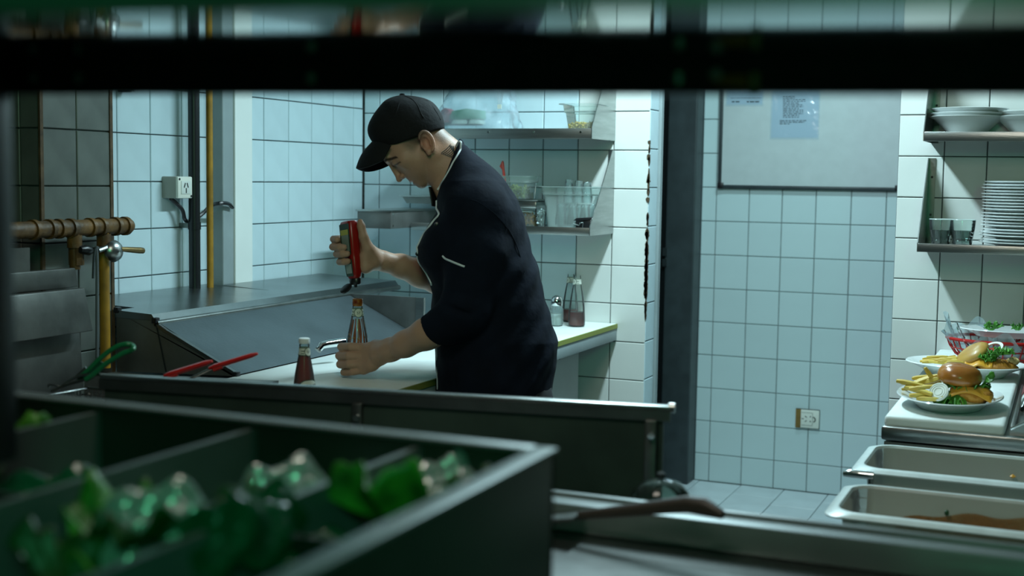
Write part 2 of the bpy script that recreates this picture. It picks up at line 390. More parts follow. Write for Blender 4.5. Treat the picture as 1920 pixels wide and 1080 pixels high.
sheet_of_paper(1363, 1429, 196, 'notice_card', 'small boxed notice in a sleeve at the noticeboard upper left', [(192, 1372, 1388, .006), (192, 1400, 1424, .006), (184, 1370, 1426, .002)])

# wall outlet low on the passage wall
def outlet():
    y = YW-.001; a, b = PY(1492, 800, y), PY(1537, 770, y)
    o = thing('wall_outlet', 'double wall outlet with a strip of brown tape, low on the passage wall', 'outlet', ((a.x+b.x)/2, y, a.z))
    d = .010
    MB().box((a.x-.002, y-.004, a.z-.003), (b.x+.002, y, b.z+.003)).build('back_edge', INK, o, bevel=.002)
    MB().box((a.x, y-d, a.z), (b.x, y-.003, b.z)).build('face_plate', WHITEP, o, bevel=.003)
    W, Hh = b.x-a.x, b.z-a.z
    MB().box((a.x, y-d-.002, a.z-.001), (a.x+W*.22, y-d+.001, b.z+.001)).build('tape_strip', CARD, o, smooth=False)
    def slot(u, v, L, ang, wd=.0035):
        c = Vector((a.x+W*u, y-d, a.z+Hh*v)); ax = Vector((math.cos(ang), 0, math.sin(ang)))
        MB().obox(c, ax*L/2, Vector((0, .0008, 0)), Vector((-ax.z, 0, ax.x))*wd/2).build('slot', INK, o, smooth=False)
    slot(.30, .50, .009, 0); slot(.44, .62, .010, -.7); slot(.44, .38, .010, .7); slot(.63, .64, .005, 0, .006); slot(.63, .38, .005, 0, .006)
    for (u0, v0, u1, v1) in ((.25, .85, .72, .85), (.25, .15, .72, .15), (.72, .15, .72, .85)):
        MB().bar((a.x+W*u0, y-d, a.z+Hh*v0), (a.x+W*u1, y-d, a.z+Hh*v1), .0015, .0015, (0, 1, 0)).build('groove', mat('shadow_groove', (.12, .14, .13), .8), o, smooth=False)
    c = Vector((a.x+W*.745, y-d-.002, a.z+Hh*.5))
    MB().tube([c+Vector((.011*math.cos(q), 0, .011*math.sin(q))) for q in np.linspace(-1.4, 1.4, 10)]+[c+Vector((0, 0, .012))], .0022, 6).build('switch_loop', INK, o)
outlet()

# socket box on the left wall
def socket_box():
    x0 = XLB; ly, ry = PX(336, 360, x0+.06).y, PX(359, 360, x0+.06).y
    y0, y1 = PX(332, 340, x0+.06).y, PX(359, 340, x0+.06).y
    zt, zb = PX(345, 331, x0+.06).z, PX(345, 372, x0+.06).z
    o = thing('socket_box', 'white surface-mounted socket box with a grey side on the left tiled wall', 'socket', (x0, (y0+y1)/2, zb))
    MB().box((x0, y0, zb), (x0+.055, y1, zt)).build('housing', mat('grey_plastic', (.34, .35, .31), .5), o, bevel=.003)
    MB().box((x0+.053, y0, zb), (x0+.064, y1, zt)).build('face_plate', WHITEP, o, bevel=.004)
    X = x0+.064; W, Hh = y1-y0, zt-zb
    MB().box((X, y0+W*.2, zb+Hh*.2), (X+.002, y0+W*.85, zb+Hh*.8)).build('insert', mat('insert_plastic', (.66, .70, .66), .4), o, bevel=.001)
    for (u, v, an) in ((.42, .60, 1.2), (.62, .60, -1.2), (.52, .36, 1.57)):
        ax = Vector((0, math.cos(an), math.sin(an)))
        MB().obox((X+.0022, y0+W*u, zb+Hh*v), ax*.008, Vector((.0006, 0, 0)), Vector((0, -ax.z, ax.y))*.0022).build('slot', INK, o, smooth=False)
    for (u, v) in ((.10, .88), (.90, .10)):
        MB().tube([(X-.002, y0+W*u, zb+Hh*v), (X+.001, y0+W*u, zb+Hh*v)], .004, 8).build('screw', INK, o)
    return Vector((x0+.02, y0+W*.25, zb))
sb = socket_box()
def smooth_path(pts, n=6):
    P = [Vector(p) for p in pts]; out = []
    for i in range(len(P)-1):
        p0, p1, p2, p3 = P[max(i-1, 0)], P[i], P[i+1], P[min(i+2, len(P)-1)]
        for k in range(n):
            t_ = k/n; out.append(.5*((2*p1)+(p2-p0)*t_+(2*p0-5*p1+4*p2-p3)*t_*t_+(3*p1-p0-3*p2+p3)*t_**3))
    return out+[P[-1]]
xs = XLB+.035
tag(MB().tube(smooth_path([sb, PX(341, 392, xs), PX(347, 412, xs), PX(358, 414, XLB+.015), PX(378, 402, XLB+.02), PX(395, 386, XLB+.03), PX(412, 381, XL+.02), PX(428, 382, XL+.02), PX(436, 389, XL+.01)]), .0065, 8).build('power_cable', BLKP),
    'black cable looping from the socket box past the black and yellow pipes', 'cable')
def wall_pipe(px, name, label, r, mt, xo, zlo, brackets=()):
    x = XLB+xo
    a = PX(px, 400, x); o = thing(name, label, 'pipe', (x, a.y, zlo))
    MB().tube([(x, a.y, zlo), (x, a.y, ZC)], r, 16).build('pipe_run', mt, o)
    for z in brackets:
        MB().tube([(x, a.y, z-.012), (x, a.y, z+.012)], r*1.12, 16).build('pipe_clip', mt, o)
        MB().box((XLB, a.y-.008, z-.008), (x, a.y+.008, z+.008)).build('clip_stem', STEELD, o, smooth=False)
wall_pipe(364.5, 'black_pipe', 'thick black vertical pipe on the left tiled wall', .0185, BLACK, .055, .95, (1.28, 2.2))
wall_pipe(393.5, 'yellow_gas_pipe', 'thin mustard-yellow vertical pipe beside the thick black one', .011, YELLOW, .075, .95, (2.1,))
hk = PX(235, 170, XLB+.02)
o = thing('wall_bracket', 'small dark bracket high on the left tiled wall', 'bracket', (XLB, hk.y, hk.z))
MB().box((XLB, hk.y-.012, hk.z-.004), (XLB+.035, hk.y+.012, hk.z+.05)).build('plate', DARKP, o, bevel=.002)
MB().tube([(XLB+.035, hk.y, hk.z+.01), (XLB+.05, hk.y, hk.z), (XLB+.05, hk.y, hk.z+.02)], .004, 8).build('hook', DARKP, o)

# ---------------------------------------------------------------- gas manifold on the pier
def manifold():
    x = XP+.075; r = .021
    a, b = PX(20, 430, x), PX(246, 425.5, x); z = (a.z+b.z)/2
    o = thing('gas_manifold', 'stained yellow horizontal gas manifold with two drops on the pier', 'pipe', (x, b.y, z))
    MB().tube([(x, a.y-.3, z), (x, b.y-.012, z), (x, b.y-.004, z), (x, b.y, z)], [r, r, r*.8, r*.3], 18).build('header', RUSTY, o)
    for px in (62, 92, 110, 132, 168, 188, 216, 234):
        y = PX(px, 427, x).y
        MB().tube([(x, y-.006, z), (x, y+.006, z)], r*1.2, 18).build('fitting_ring', RUSTY, o)
    for px, lo in ((140, 505), (195, 690)):
        p = PX(px, 470, x); zl = PX(px, lo, x).z
        MB().tube([(x, p.y, z), (x, p.y, zl)], .0135, 14).build('drop_pipe', RUSTY if px < 150 else YELLOW, o)
        MB().tube([(x, p.y, z-.018), (x, p.y, z-.05)], .0185, 14).build('tee', RUSTY, o)
    p = PX(143, 475, x)
    MB().tube([(x, p.y, p.z+.02), (x, p.y, p.z-.03)], .019, 8).build('union_nut', RUSTY, o)
    v = thing('gas_valve', 'round steel gas valve with a brass lever below the manifold', 'valve', tuple(PX(213, 472, x+.035)))
    c = PX(214, 471, x+.035)
    MB().lathe([(.0001, -.020), (.014, -.019), (.024, -.012), (.029, 0), (.024, .010), (.012, .016), (.0001, .018)], n=24).mv(Matrix.Translation(c) @ Matrix.Rotation(math.pi/2, 4, 'Y')).build('body', STEEL, v)
    MB().tube([PX(184, 470, x+.03), PX(200, 464, x+.03), PX(216, 458, x+.03), PX(226, 466, x+.03)], [.006, .007, .009, .006], 8).build('arm', STEELD, v)
    MB().tube([PX(226, 467, x+.045), PX(240, 468, x+.045), PX(262, 469.5, x+.045), PX(268, 470, x+.045), PX(270, 470, x+.045)], [.006, .0075, .0088, .008, .004], 10).build('lever', mat('brass', (.28, .19, .07), .45, .7, var=.5, vscale=40), v)
    MB().tube([PX(150, 468, x+.02), PX(158, 468, x+.02), PX(166, 470, x+.02), PX(172, 470, x+.02)], [.008, .013, .013, .008], 10).build('stub', BLACK, v)
    MB().tube([PX(174, 469, x+.02), PX(190, 468, x+.02)], .008, 10).build('spindle', STEELD, v)
    tag(MB().tube(smooth_path([PX(181, 462, x+.03), PX(182, 500, x+.03), PX(182, 560, x+.03), PX(182, 620, x+.03), PX(182, 686, x+.03)]), .0042, 8).build('thin_hose', mat('grey_hose', (.10, .12, .13), .4)),
        'thin grey hose hanging from the gas valve down the pier', 'hose')
    tag(MB().tube(smooth_path([PX(179, 464, x+.04), PX(176, 485, x+.04), PX(174.5, 522, x+.04)]), .0032, 8).build('valve_key', DARKP), 'short dark rod hanging beside the thin grey hose', 'rod')
manifold()
# ================================================================ work counter along the left wall
ZT = .92
XE = -1.52
def counter():
    c = thing('work_counter', 'steel work counter with a white top running along the left wall behind the chef', 'counter', (-2.05, 3.6, 0))
    MB().box((-2.60, 2.76, ZT-.062), (XE, YB-.003, ZT-.018)).box((-2.0, 2.372, ZT-.062), (XE, 2.76, ZT-.018)).build('frame', GREYP, c, bevel=.003)
    MB().box((-1.98, 2.38, .08), (XE-.07, 2.78, ZT-.062)).box((-2.58, 2.78, .08), (XE-.07, PX(1085, 700, XE-.07).y, ZT-.062)).build('cabinet_body', mat('cabinet_panel', (.42, .47, .46), .45, var=.1), c, bevel=.004)
    a, b = PX(1049, 668, XE-.068), PX(1083, 657, XE-.068)
    MB().box((XE-.07, a.y, a.z-.012), (XE-.066, b.y, a.z+.020)).build('vent_plate', mat('vent_metal', (.30, .35, .33), .5), c, smooth=False)
    for k in range(2):
        MB().box((XE-.067, a.y+.008, a.z-.004+.013*k), (XE-.0645, b.y-.008, a.z+.001+.013*k)).build('vent_slot', INK, c, smooth=False)
    for (x, y) in ((-2.2, 4.40), (-2.5, 4.38)):
        MB().tube([(x, y, 0), (x, y, ZT-.06)], .018, 10).build('leg', STEELD, c)
    w_ = MB().box((-1.995, 2.37, ZT-.017), (XE-.002, YB-.004, ZT)).build('white_worktop', BOARD, c, bevel=.003)
    w_['label'] = 'white plastic top'
    MB().box((XE-.0025, 2.37, ZT-.017), (XE+.0025, YB-.004, ZT-.001)).build('edge_strip', YEDGE, c, smooth=False)
counter()
def hopper():
    y0, y1, zr, xr, xb = 2.785, 3.80, 1.048, -2.255, -1.99
    h = thing('dump_station', 'steel sloped dump station with end plates beside the white worktop', 'sink', (-2.2, 3.3, ZT))
    MB().prism([(xr, y0+.01, zr), (xb, y0+.01, ZT+.004), (xb-.008, y0+.01, ZT+.0005), (xr-.02, y0+.01, zr-.03)], (0, y1-y0-.02, 0)).build('sloped_panel', STEELG2, h, smooth=False)
    cap = [PY(218, 584, y0), PY(285, 592, y0), PY(293, 605, y0), PY(438, 706, y0)]
    cap = [Vector((p.x, y0, p.z)) for p in cap]+[Vector((xb, y0, ZT+.0005)), Vector((cap[0].x, y0, ZT-.016))]
    MB().prism(cap, (0, .008, 0)).build('end_plate', STEELG3, h, smooth=False)
    s0, s1 = PY(293, 605, y0), PY(312, 697, y0)
    MB().bar((s0.x, y0-.001, s0.z), (s1.x, y0-.001, s1.z), .003, .003, (0, 1, 0)).build('seam', INK, h, smooth=False)
    # rolled rim and ledge that rises to the wall
    zb = cap[0].z; xbk = cap[0].x
    c1 = cap[1]
    MB().prism([(xr+.004, y0-.002, zr-.014), (xr+.004, y0-.002, zr+.004), (c1.x, y0-.002, c1.z+.004), (xbk, y0-.002, zb+.004), (xbk, y0-.002, zb-.016), (c1.x, y0-.002, c1.z-.012)], (0, y1-y0+.35, 0)).build('ledge', STEELL, h, smooth=False)
    MB().prism([(xbk, y0+.1, zb), (xbk, y0+.1, zb-.02), (-2.654, y0+.1, zb-.01), (-2.654, y0+.1, zb+.01)], (0, .66, 0)).build('back_ledge', STEELL, h, smooth=False)
    MB().prism([(xbk, y0+.76, zb), (xbk, y0+.76, zb-.02), (-2.594, y0+.76, zb-.01), (-2.594, y0+.76, zb+.01)], (0, .62, 0)).build('back_ledge', STEELL, h, smooth=False)
    MB().tube([(xr+.004, y0, zr-.004), (xr+.004, y1+.35, zr-.004)], .009, 10).build('rolled_rim', STEELD, h)
    MB().bar((xr, y0+.004, zr-.006), (xb, y0+.004, ZT+.004), .012, .008).build('side_rim', STEELD, h, smooth=False)
    MB().box((xr-.02, y1-.008, ZT+.0005), (xb+.03, y1, zr)).build('end_plate', STEELG3, h, smooth=False)
    MB().box((xb+.0, y1-.012, ZT), (xb+.03, y1-.008, zr)).build('end_flange', STEEL, h, smooth=False)
    for (x, z) in ((xb-.004, ZT+.004), (xbk+.002, zb+.004), (xr, zr+.004)):
        MB().box((x-.008, y0-.006, z-.008), (x+.008, y0+.012, z+.008)).build('corner_stop', BLKP, h, bevel=.003)
STEELL = mat('ledge_steel', (.30, .33, .33), .28, 1., var=.25, vscale=6, bump=.04, bscale=60)
STEELG2 = mat('sheet_steel', (.125, .16, .175), .5, .7, var=.22, vscale=6, bump=.06, bscale=90)
STEELG3 = mat('sheet_steel_end', (.26, .27, .26), .5, .8, var=.4, vscale=8)
hopper()
def tap():
    a = PD(596, 655, 3.62)
    o = thing('chrome_tap', 'short chrome spout poking out of the sloped steel panel', 'tap', tuple(a))
    MB().tube([PD(597, 656, 3.60), PD(603, 648, 3.61), PD(612, 645.5, 3.62), PD(625, 643.5, 3.635), PD(645, 641, 3.66)], [.009, .0105, .011, .0115, .012], 12).build('spout', CHROME, o)
    MB().tube([PD(595.5, 657.5, 3.598), PD(597.5, 655, 3.60)], .0098, 12).build('nozzle', STEELD, o)
tap()
# ---------------------------------------------------------------- fryer
def fryer():
    f = thing('deep_fryer', 'greasy steel deep fryer with a tall back panel below the gas manifold', 'fryer', (-2.0, 2.3, 0))
    x0, x1, y0, y1, z = -2.34, -1.62, 1.90, 2.366, .915
    MB().box((x0, y0, .05), (x1, y1, z-.20)).build('body', STEELD, f, bevel=.006)
    for lo, hi in (((x0, y0, z-.2), (x0+.10, y1, z)), ((x1-.08, y0, z-.2), (x1, y1, z)), ((x0+.1, y0, z-.2), (x1-.08, y0+.05, z)), ((x0+.1, y1-.05, z-.2), (x1-.08, y1, z))):
        MB().box(lo, hi).build('rim', STEELD, f, bevel=.004)
    MB().box((x0+.1, y0+.05, z-.12), (x1-.08, y1-.05, z-.115)).build('oil', mat('dark_oil', (.035, .018, .004), .06), f, smooth=False)
    def back(xa, xb_, zb, zt, yr):
        MB().prism([(xa, 1.9, zb), (xa, yr, zb), (xb_, yr-.012, zt), (xb_, 1.9, zt)], (-.02, 0, 0)).build('back_panel', GREASE, f, bevel=.003)
    xx = -2.27
    z1, z2, z3, z4 = PX(100, 506, xx-.03).z, PX(100, 546, xx).z, PX(100, 632, xx+.02).z, PX(110, 722, xx).z
    back(xx-.035, xx-.035, z2, z1, PX(148, 520, xx-.035).y)
    back(xx+.015, xx, z3, z2, PX(166, 590, xx).y)
    back(xx-.03, xx-.03, z4-.03, z3, PX(157, 670, xx-.03).y)
    p = PX(62, 480, xx-.03); MB().box((xx-.05, p.y-.12, z1-.01), (xx-.04, p.y, p.z+.02)).build('flue_guard', GREASE, f, smooth=False)
    a, b = PZ(158, 702, .995), PZ(508, 717, .995)
    MB().prism([a, a+Vector((0, 0, -.006)), a+Vector((.0, -.0, -.08)), a+Vector((.0, .022, -.08)), a+Vector((0, .03, 0))], b-a).build('front_ledge', STEELG3, f, smooth=False)
fryer()
def basket(name, label, loc, wires=True):
    """wire basket: rim and grid in local axes, x right, y deep"""
    L, W, Dp = .27, .112, .11
    o = thing(name, label, 'basket', loc); c = Vector(loc)
    MB().tube([c+Vector(p) for p in ((0, 0, 0), (L, 0, 0), (L, -W, 0), (0, -W, 0))], .0028, 6, closed=True).build('rim', STEEL, o)
    mb = MB(); st = .0115
    for k in range(int(L/st)+1):
        x = k*st; mb.tube([c+Vector(p) for p in ((x, 0, 0), (x, -.004, -Dp), (x, -W+.004, -Dp), (x, -W, 0))], .0010, 3, caps=False)
    for k in range(int(W/st)+1):
        y = -k*st; mb.tube([c+Vector(p) for p in ((0, y, 0), (.004, y, -Dp), (L-.004, y, -Dp), (L, y, 0))], .0010, 3, caps=False)
    for k in range(1, 9):
        z = -k*.0125; mb.tube([c+Vector(p) for p in ((0, 0, z), (L, 0, z), (L, -W, z), (0, -W, z))], .0010, 3, caps=False, closed=True)
    m_ = mb.build('wire_mesh', STEEL, o); m_['kind'] = 'stuff'
    return o
g = basket('fryer_basket', 'wire fryer basket with a green looped handle in the deep fryer', tuple(PY(165, 727, 2.062)))
D1 = 2.56
gp = [(150, 708), (168, 692), (188, 672), (208, 656), (224, 648), (238, 645.5), (248, 648), (250, 653), (244, 658), (232, 662), (214, 672), (196, 684), (176, 702), (160, 712)]
hd = MB().tube(smooth_path([PD(x, y, D1+(0 if i < 7 else -.03)) for i, (x, y) in enumerate(gp)], 4), .0052, 10).build('handle', GREEN, g); hd['label'] = 'green plastic loop handle'
MB().prism([PD(142, 712, D1), PD(186, 677, D1), PD(197, 682, D1-.02), PD(166, 712, D1-.02)], FW*.006).build('handle_web', mat('dark_green_plastic', (.004, .07, .03), .4), g, smooth=False)
MB().tube(smooth_path([PD(104, 733, D1), PD(130, 714, D1), PD(152, 704, D1-.01), PD(172, 702, D1-.02), PD(190, 703, D1-.03)]), .0030, 8).build('handle_rod', STEEL, g)
MB().tube(smooth_path([PD(96, 734, D1-.02), PD(124, 722, D1-.02), (PD(176, 707, D1-.03))]), .0030, 8).build('handle_rod', STEELD, g)
MB().tube(smooth_path([PD(92, 727, D1), PD(92, 722, D1), PD(106, 723, D1), PD(115, 727, D1)]), .0022, 6).build('hook', STEELD, g)
MB().tube([PD(143, 706, D1+.02), PD(161, 689, D1+.02)], .0028, 6).build('stop_rod', STEELD, g)
for i, (pts, nub, lab, dd, bk) in enumerate((([(308, 705), (345, 692), (398, 677)], (326, 704), 'wire fryer basket with the lower of the two red handles', 2.66, (-2.055, 2.180, .955)),
                                            ([(392, 690.5), (440, 675), (483, 663)], (410, 690), 'wire fryer basket with a red handle pointing at the white worktop', 2.78, (-2.055, 2.300, .955)))):
    bb = basket('fryer_basket', lab, bk)
    P = [PD(x, y, dd) for x, y in pts]; dirv = (P[-1]-P[0]).normalized()
    up_ = Vector((0, 0, 1)); sd = dirv.cross(up_).normalized()
    prof = [(-1, 0), (-.7, .8), (0, 1), (.7, .8), (1, 0), (.7, -.8), (0, -1), (-.7, -.8)]
    mb = MB(); vs = []; n = 8
    for k in range(9):
        f_ = k/8; p = P[0].lerp(P[-1], f_); s_ = (.55 if k in (0, 8) else 1)*(1-.12*f_)
        for a_, b_ in prof: mb.v.append(p+sd*(a_*.011*s_)+dirv.cross(sd)*(b_*.0062*s_))
    for k in range(8):
        for q in range(n): mb.f.append((k*n+q, k*n+(q+1) % n, (k+1)*n+(q+1) % n, (k+1)*n+q))
    mb.f += [tuple(range(n)), tuple(range(8*n, 9*n))[::-1]]
    hh = mb.build('handle', RED, bb); hh['label'] = 'red plastic handle'
    q = PD(*nub, dd-.005); MB().tube([q-dirv*.012, q+dirv*.008], [.005, .004], 8).build('thumb_stop', RED, bb)
    MB().tube([P[0]-dirv*.10-Vector((0, 0, .02)), P[0]+dirv*.02], .0032, 8).build('handle_rod', STEEL, bb)
# ================================================================ chef's wall shelves and what stands on them
def wall_shelf(name, label, x0, x1, yf, yb, zt, zb, ztop, left_plate, right_plate, rivets=0):
    s = thing(name, label, 'shelf', ((x0+x1)/2, yb, zb))
    MB().box((x0, yf+.004, zt-.010), (x1, yb, zt-.007)).build('deck', STEEL, s, smooth=False)
    MB().box((x0, yf, zb), (x1, yf+.004, zt)).build('front_lip', STEEL, s, bevel=.001)
    MB().box((x0, yf+.004, zb), (x1, yf+.03, zb+.004)).build('lip_return', STEELD, s, smooth=False)
    for X, on in ((x0, left_plate), (x1, right_plate)):
        if on: MB().prism([(X-.0015, yf, zb), (X-.0015, yb, zb), (X-.0015, yb, ztop), (X-.0015, yb-.025, ztop), (X-.0015, yf, zt+.002)], (.003, 0, 0)).build('bracket_plate', STEEL, s, smooth=False)
        if on:
            d = -1 if X == x1 else 1
            MB().box((min(X, X+d*.022), yb-.004, zb), (max(X, X+d*.022), yb-.0005, ztop)).build('bracket_flange', STEELD, s, smooth=False)
            for zz in (.25, .75): MB().tube([(X+d*.012, yb-.006, zb+(ztop-zb)*zz+.05*(1-zz)), (X+d*.012, yb-.003, zb+(ztop-zb)*zz+.05*(1-zz))], .004, 8).build('screw', INK, s)
    for k in range(rivets):
        x = x1-.04-.27*k*(x1-x0)
        MB().tube([(x, yf-.002, (zt+zb)/2+.005), (x, yf+.001, (zt+zb)/2+.005)], .004, 8).build('rivet', CHROME, s)
    return s
YF = 4.24
wall_shelf('steel_shelf', 'upper steel wall shelf behind the head of the chef', -2.20, -1.545, YF, YB-.001, 1.625, 1.589, 1.95, False, True, 3)
wall_shelf('steel_shelf', 'lower steel wall shelf behind the shoulder of the chef', -2.25, -1.545, YF, YB-.001, 1.279, 1.251, 1.555, False, True)
b = thing('steel_bin', 'plain steel box with two rivets, left end of the lower shelf behind the chef', 'box', (-2.33, 4.3, 1.259))
MB().box((-2.398, 4.10, 1.259), (-2.258, YB-.002, 1.324)).build('shell', STEELG3, b, bevel=.002)
MB().box((-2.402, 4.095, 1.320), (-2.254, YB-.002, 1.3265)).build('lid', STEEL, b, bevel=.001)
for z in (1.270, 1.312): MB().tube([(-2.259, 4.115, z), (-2.2565, 4.115, z)], .004, 8).build('rivet', CHROME, b)
def tray(name, label, px0, px1, py0, py1, y):
    a, c = PY(px0, py0, y), PY(px1, py1, y)
    o = thing(name, label, 'tray', ((a.x+c.x)/2, y, c.z))
    MB().box((a.x, y, a.z-.006), (c.x, y+.10, a.z)).build('rim', STEEL, o, bevel=.002)
    MB().prism([(a.x+.012, y+.006, a.z-.006), (c.x-.012, y+.006, a.z-.006), (c.x-.02, y+.006, c.z), (a.x+.03, y+.006, c.z)], (0, .085, 0)).build('pan', STEELD, o, smooth=False)
tray('steel_tray', 'shallow steel tray under the chin of the chef', 748, 846, 366, 383, 4.36)

def rrect(w_, d_, r, n=5):
    out = []
    for cx, cy, a0 in ((w_/2-r, d_/2-r, 0), (-w_/2+r, d_/2-r, 90), (-w_/2+r, -d_/2+r, 180), (w_/2-r, -d_/2+r, 270)):
        for k in range(n+1):
            a = math.radians(a0+90*k/n); out.append((cx+r*math.cos(a), cy+r*math.sin(a)))
    return out
def loft(rings, closed_b=True, closed_t=False):
    mb = MB(); n = len(rings[0])
    for r in rings: mb.v += [Vector(p) for p in r]
    for i in range(len(rings)-1):
        for k in range(n): mb.f.append((i*n+k, i*n+(k+1) % n, (i+1)*n+(k+1) % n, (i+1)*n+k))
    if closed_b: mb.f.append(tuple(range(n))[::-1])
    if closed_t: mb.f.append(tuple((len(rings)-1)*n+k for k in range(n)))
    return mb
def tub(name, label, c, wb_, db, wt, dt, hgt, mt, lip=.012, collar=.2, cat='container', r=.02):
    """open tapered container with a rim and a stepped collar"""
    o = thing(name, label, cat, c); c = Vector(c)
    def ring(w_, d_, z, rr=r): return [c+Vector((x, y, z)) for x, y in rrect(w_, d_, rr)]
    k = 1-collar
    wi, di = wb_+(wt-wb_)*k*.8, db+(dt-db)*k*.8
    loft([ring(wb_, db, .001), ring(wi, di, hgt*k), ring(wi+.008, di+.008, hgt*k+.001), ring(wt, dt, hgt-.002)]).build('wall', mt, o)
    loft([ring(wt-.002, dt-.002, hgt-.003), ring(wt+lip*2, dt+lip*2, hgt-.003), ring(wt+lip*2, dt+lip*2, hgt), ring(wt-.002, dt-.002, hgt)], False, False).build('rim', mt, o)
    loft([ring(wi+.006, di+.006, hgt*k-.001), ring(wi+.009, di+.009, hgt*k), ring(wi+.006, di+.006, hgt*k+.002)], False).build('collar', mat('collar_shade', (.25, .32, .30), .4), o)
    return o
def crumbs(name, mt, par, c, w_, d_, z0, z1, n, s0, s1):
    mb = MB(); c = Vector(c)
    for k in range(n):
        p = c+Vector((random.uniform(-w_/2, w_/2), random.uniform(-d_/2, d_/2), random.uniform(z0, z1)))
        a = Vector([random.gauss(0, 1) for _ in range(3)]).normalized(); s_ = random.uniform(s0, s1)
        q = a.orthogonal().normalized(); mb.tube([p-a*s_, p+q*s_*.3, p+a*s_], [s_*.3, s_*.5, s_*.3], 5)
    o = mb.build(name, mt, par); o['kind'] = 'stuff'; return o
def tumbler(name, label, c, r, hgt, mt, cat='glass', up=True, group=None, ribs=0):
    o = thing(name, label, cat, c, group)
    wob = (lambda a, z: .045*math.cos(ribs*a)*(1 if z < hgt*.62 else 0)) if ribs else None
    pr = [(.0005, .004), (r*.60, .004), (r*.68, .0005), (r*.72, .006), (r*.78, hgt*.3), (r*.88, hgt*.58), (r*.95, hgt*.64), (r, hgt), (r*.95, hgt), (r*.90, hgt*.66), (r*.72, .012), (.0005, .012)]
    if not up: pr = [(q, hgt-z) for q, z in pr]
    MB().lathe(pr, c, 24, wob=wob).build('cup', mt, o)
    if ribs:
        MB().lathe([(r*.70, .008), (r*.80, hgt*.30), (r*.90, hgt*.58), (r*.80, hgt*.56), (r*.68, hgt*.28), (r*.55, .016), (.0005, .014), (.0005, .006), (r*.64, .006)], c, ribs).build('faceted_base', sheer('thick_glass', (.62, .70, .68), .10, (.30, .36, .34), 1.5, .05), o, smooth=False)
        MB().tube([(c[0]+r*.985*math.cos(a), c[1]+r*.985*math.sin(a), c[2]+hgt) for a in np.linspace(0, 2*math.pi, 28, endpoint=False)], .0011, 5, closed=True).build('rim', mat('glass_rim', (.62, .72, .70), .1), o)
    return o
ZS2, ZS1 = 1.272, 1.618
def at(px, py, y, z): p = PY(px, py, y); return (p.x, y, z)
# clear bin full of upturned glasses
cx = at(1076, 420, 4.345, ZS2); binw = .158
tub('glass_bin', 'frosted plastic bin holding upturned glasses on the lower shelf', cx, binw, .14, .198, .17, .150, MILKY)
k = 0
for i in range(3):
    for j in range(2):
        tumbler('tumbler', 'clear tumbler upturned inside the plastic bin on the lower shelf', (cx[0]-.040+.046*i+.01*j, cx[1]-.028+.055*j, cx[2]+.012+.0*i), .021, .075, GLASSR, up=False, group='tumblers in the clear bin')
for i, px in enumerate((1067, 1085, 1101)):
    p = PY(px, 352, 4.34)
    tumbler('tumbler', ('leftmost', 'middle', 'rightmost')[i]+' of three upturned tumblers standing out of the plastic bin', (p.x, 4.34, ZS2+.092), .020, .083-.004*i, GLASSR, up=False, group='tumblers on top in the bin')
bc = PY(1095, 420, 4.262)
o = thing('black_clip', 'small black box with a wire clip at the right of the lower shelf', 'box', (bc.x, 4.262, ZS2))
MB().box((bc.x-.028, 4.25, ZS2), (bc.x+.028, 4.275, ZS2+.036)).build('body', BLKP, o, bevel=.004)
MB().prism([(bc.x-.036, 4.246, ZS2+.030), (bc.x+.03, 4.246, ZS2+.036), (bc.x+.03, 4.246, ZS2+.044), (bc.x-.024, 4.246, ZS2+.040)], (0, .034, 0)).build('flap', BLKP, o, bevel=.002)
MB().tube([(bc.x-.034, 4.246, ZS2+.022), (bc.x-.012, 4.245, ZS2+.014), (bc.x-.008, 4.245, ZS2+.024), (bc.x+.004, 4.245, ZS2+.026), (bc.x+.002, 4.245, ZS2+.002)], .0022, 6).build('wire', CHROME, o)
c = at(1014, 424, 4.285, ZS2)
g_ = tumbler('drinking_glass', 'straight glass of clear pieces left of the plastic bin', c, .0215, .080, GLASS)
crumbs('contents', mat('ice_pieces', (.62, .72, .74), .1), g_, (c[0], c[1], c[2]), .026, .026, .014, .066, 30, .005, .008)
c = at(985, 424, 4.34, ZS2)
t_ = tub('pepper_tub', 'clear tub of yellow peppers under the steel pan, lower shelf', c, .115, .12, .125, .13, .066, CLEAR, .004, .15)
crumbs('peppers', mat('pickled_pepper', (.52, .27, .015), .3, col2=(.40, .12, .008), vscale=50), t_, (c[0]+.006, c[1]-.012, c[2]), .095, .08, .012, .050, 46, .010, .016)
o = thing('steel_pan', 'shallow steel pan resting on the tub of peppers', 'pan', (c[0], c[1], ZS2+.068))
MB().box((c[0]-.075, c[1]-.075, ZS2+.068), (c[0]+.073, c[1]+.075, ZS2+.096)).build('body', STEEL, o, bevel=.006)
MB().box((c[0]-.082, c[1]-.082, ZS2+.096), (c[0]+.080, c[1]+.082, ZS2+.101)).build('rim', STEEL, o, bevel=.002)
c2 = (c[0]-.022, c[1]-.01, ZS2+.102)
t_ = tub('herb_tub', 'clear tub of pale green leaves with a red utensil, on the steel pan', c2, .098, .10, .112, .115, .083, CLEAR, .008, .28)
crumbs('herbs', mat('pale_herb', (.26, .33, .10), .5, col2=(.15, .22, .06), vscale=40), t_, c2, .082, .08, .006, .045, 60, .008, .014)
p0 = PY(947, 345, c2[1]); p1 = PY(940, 313, c2[1])
o = thing('red_tongs', 'red plastic utensil standing in the tub of green leaves', 'utensil', (p0.x, c2[1], p0.z-.03))
MB().tube([(p0.x+.006, c2[1], p0.z-.04), (p0.x, c2[1], p0.z), (p1.x+.004, c2[1], p1.z+.018)], [.0045, .005, .0055], 8).build('handle', RED, o)
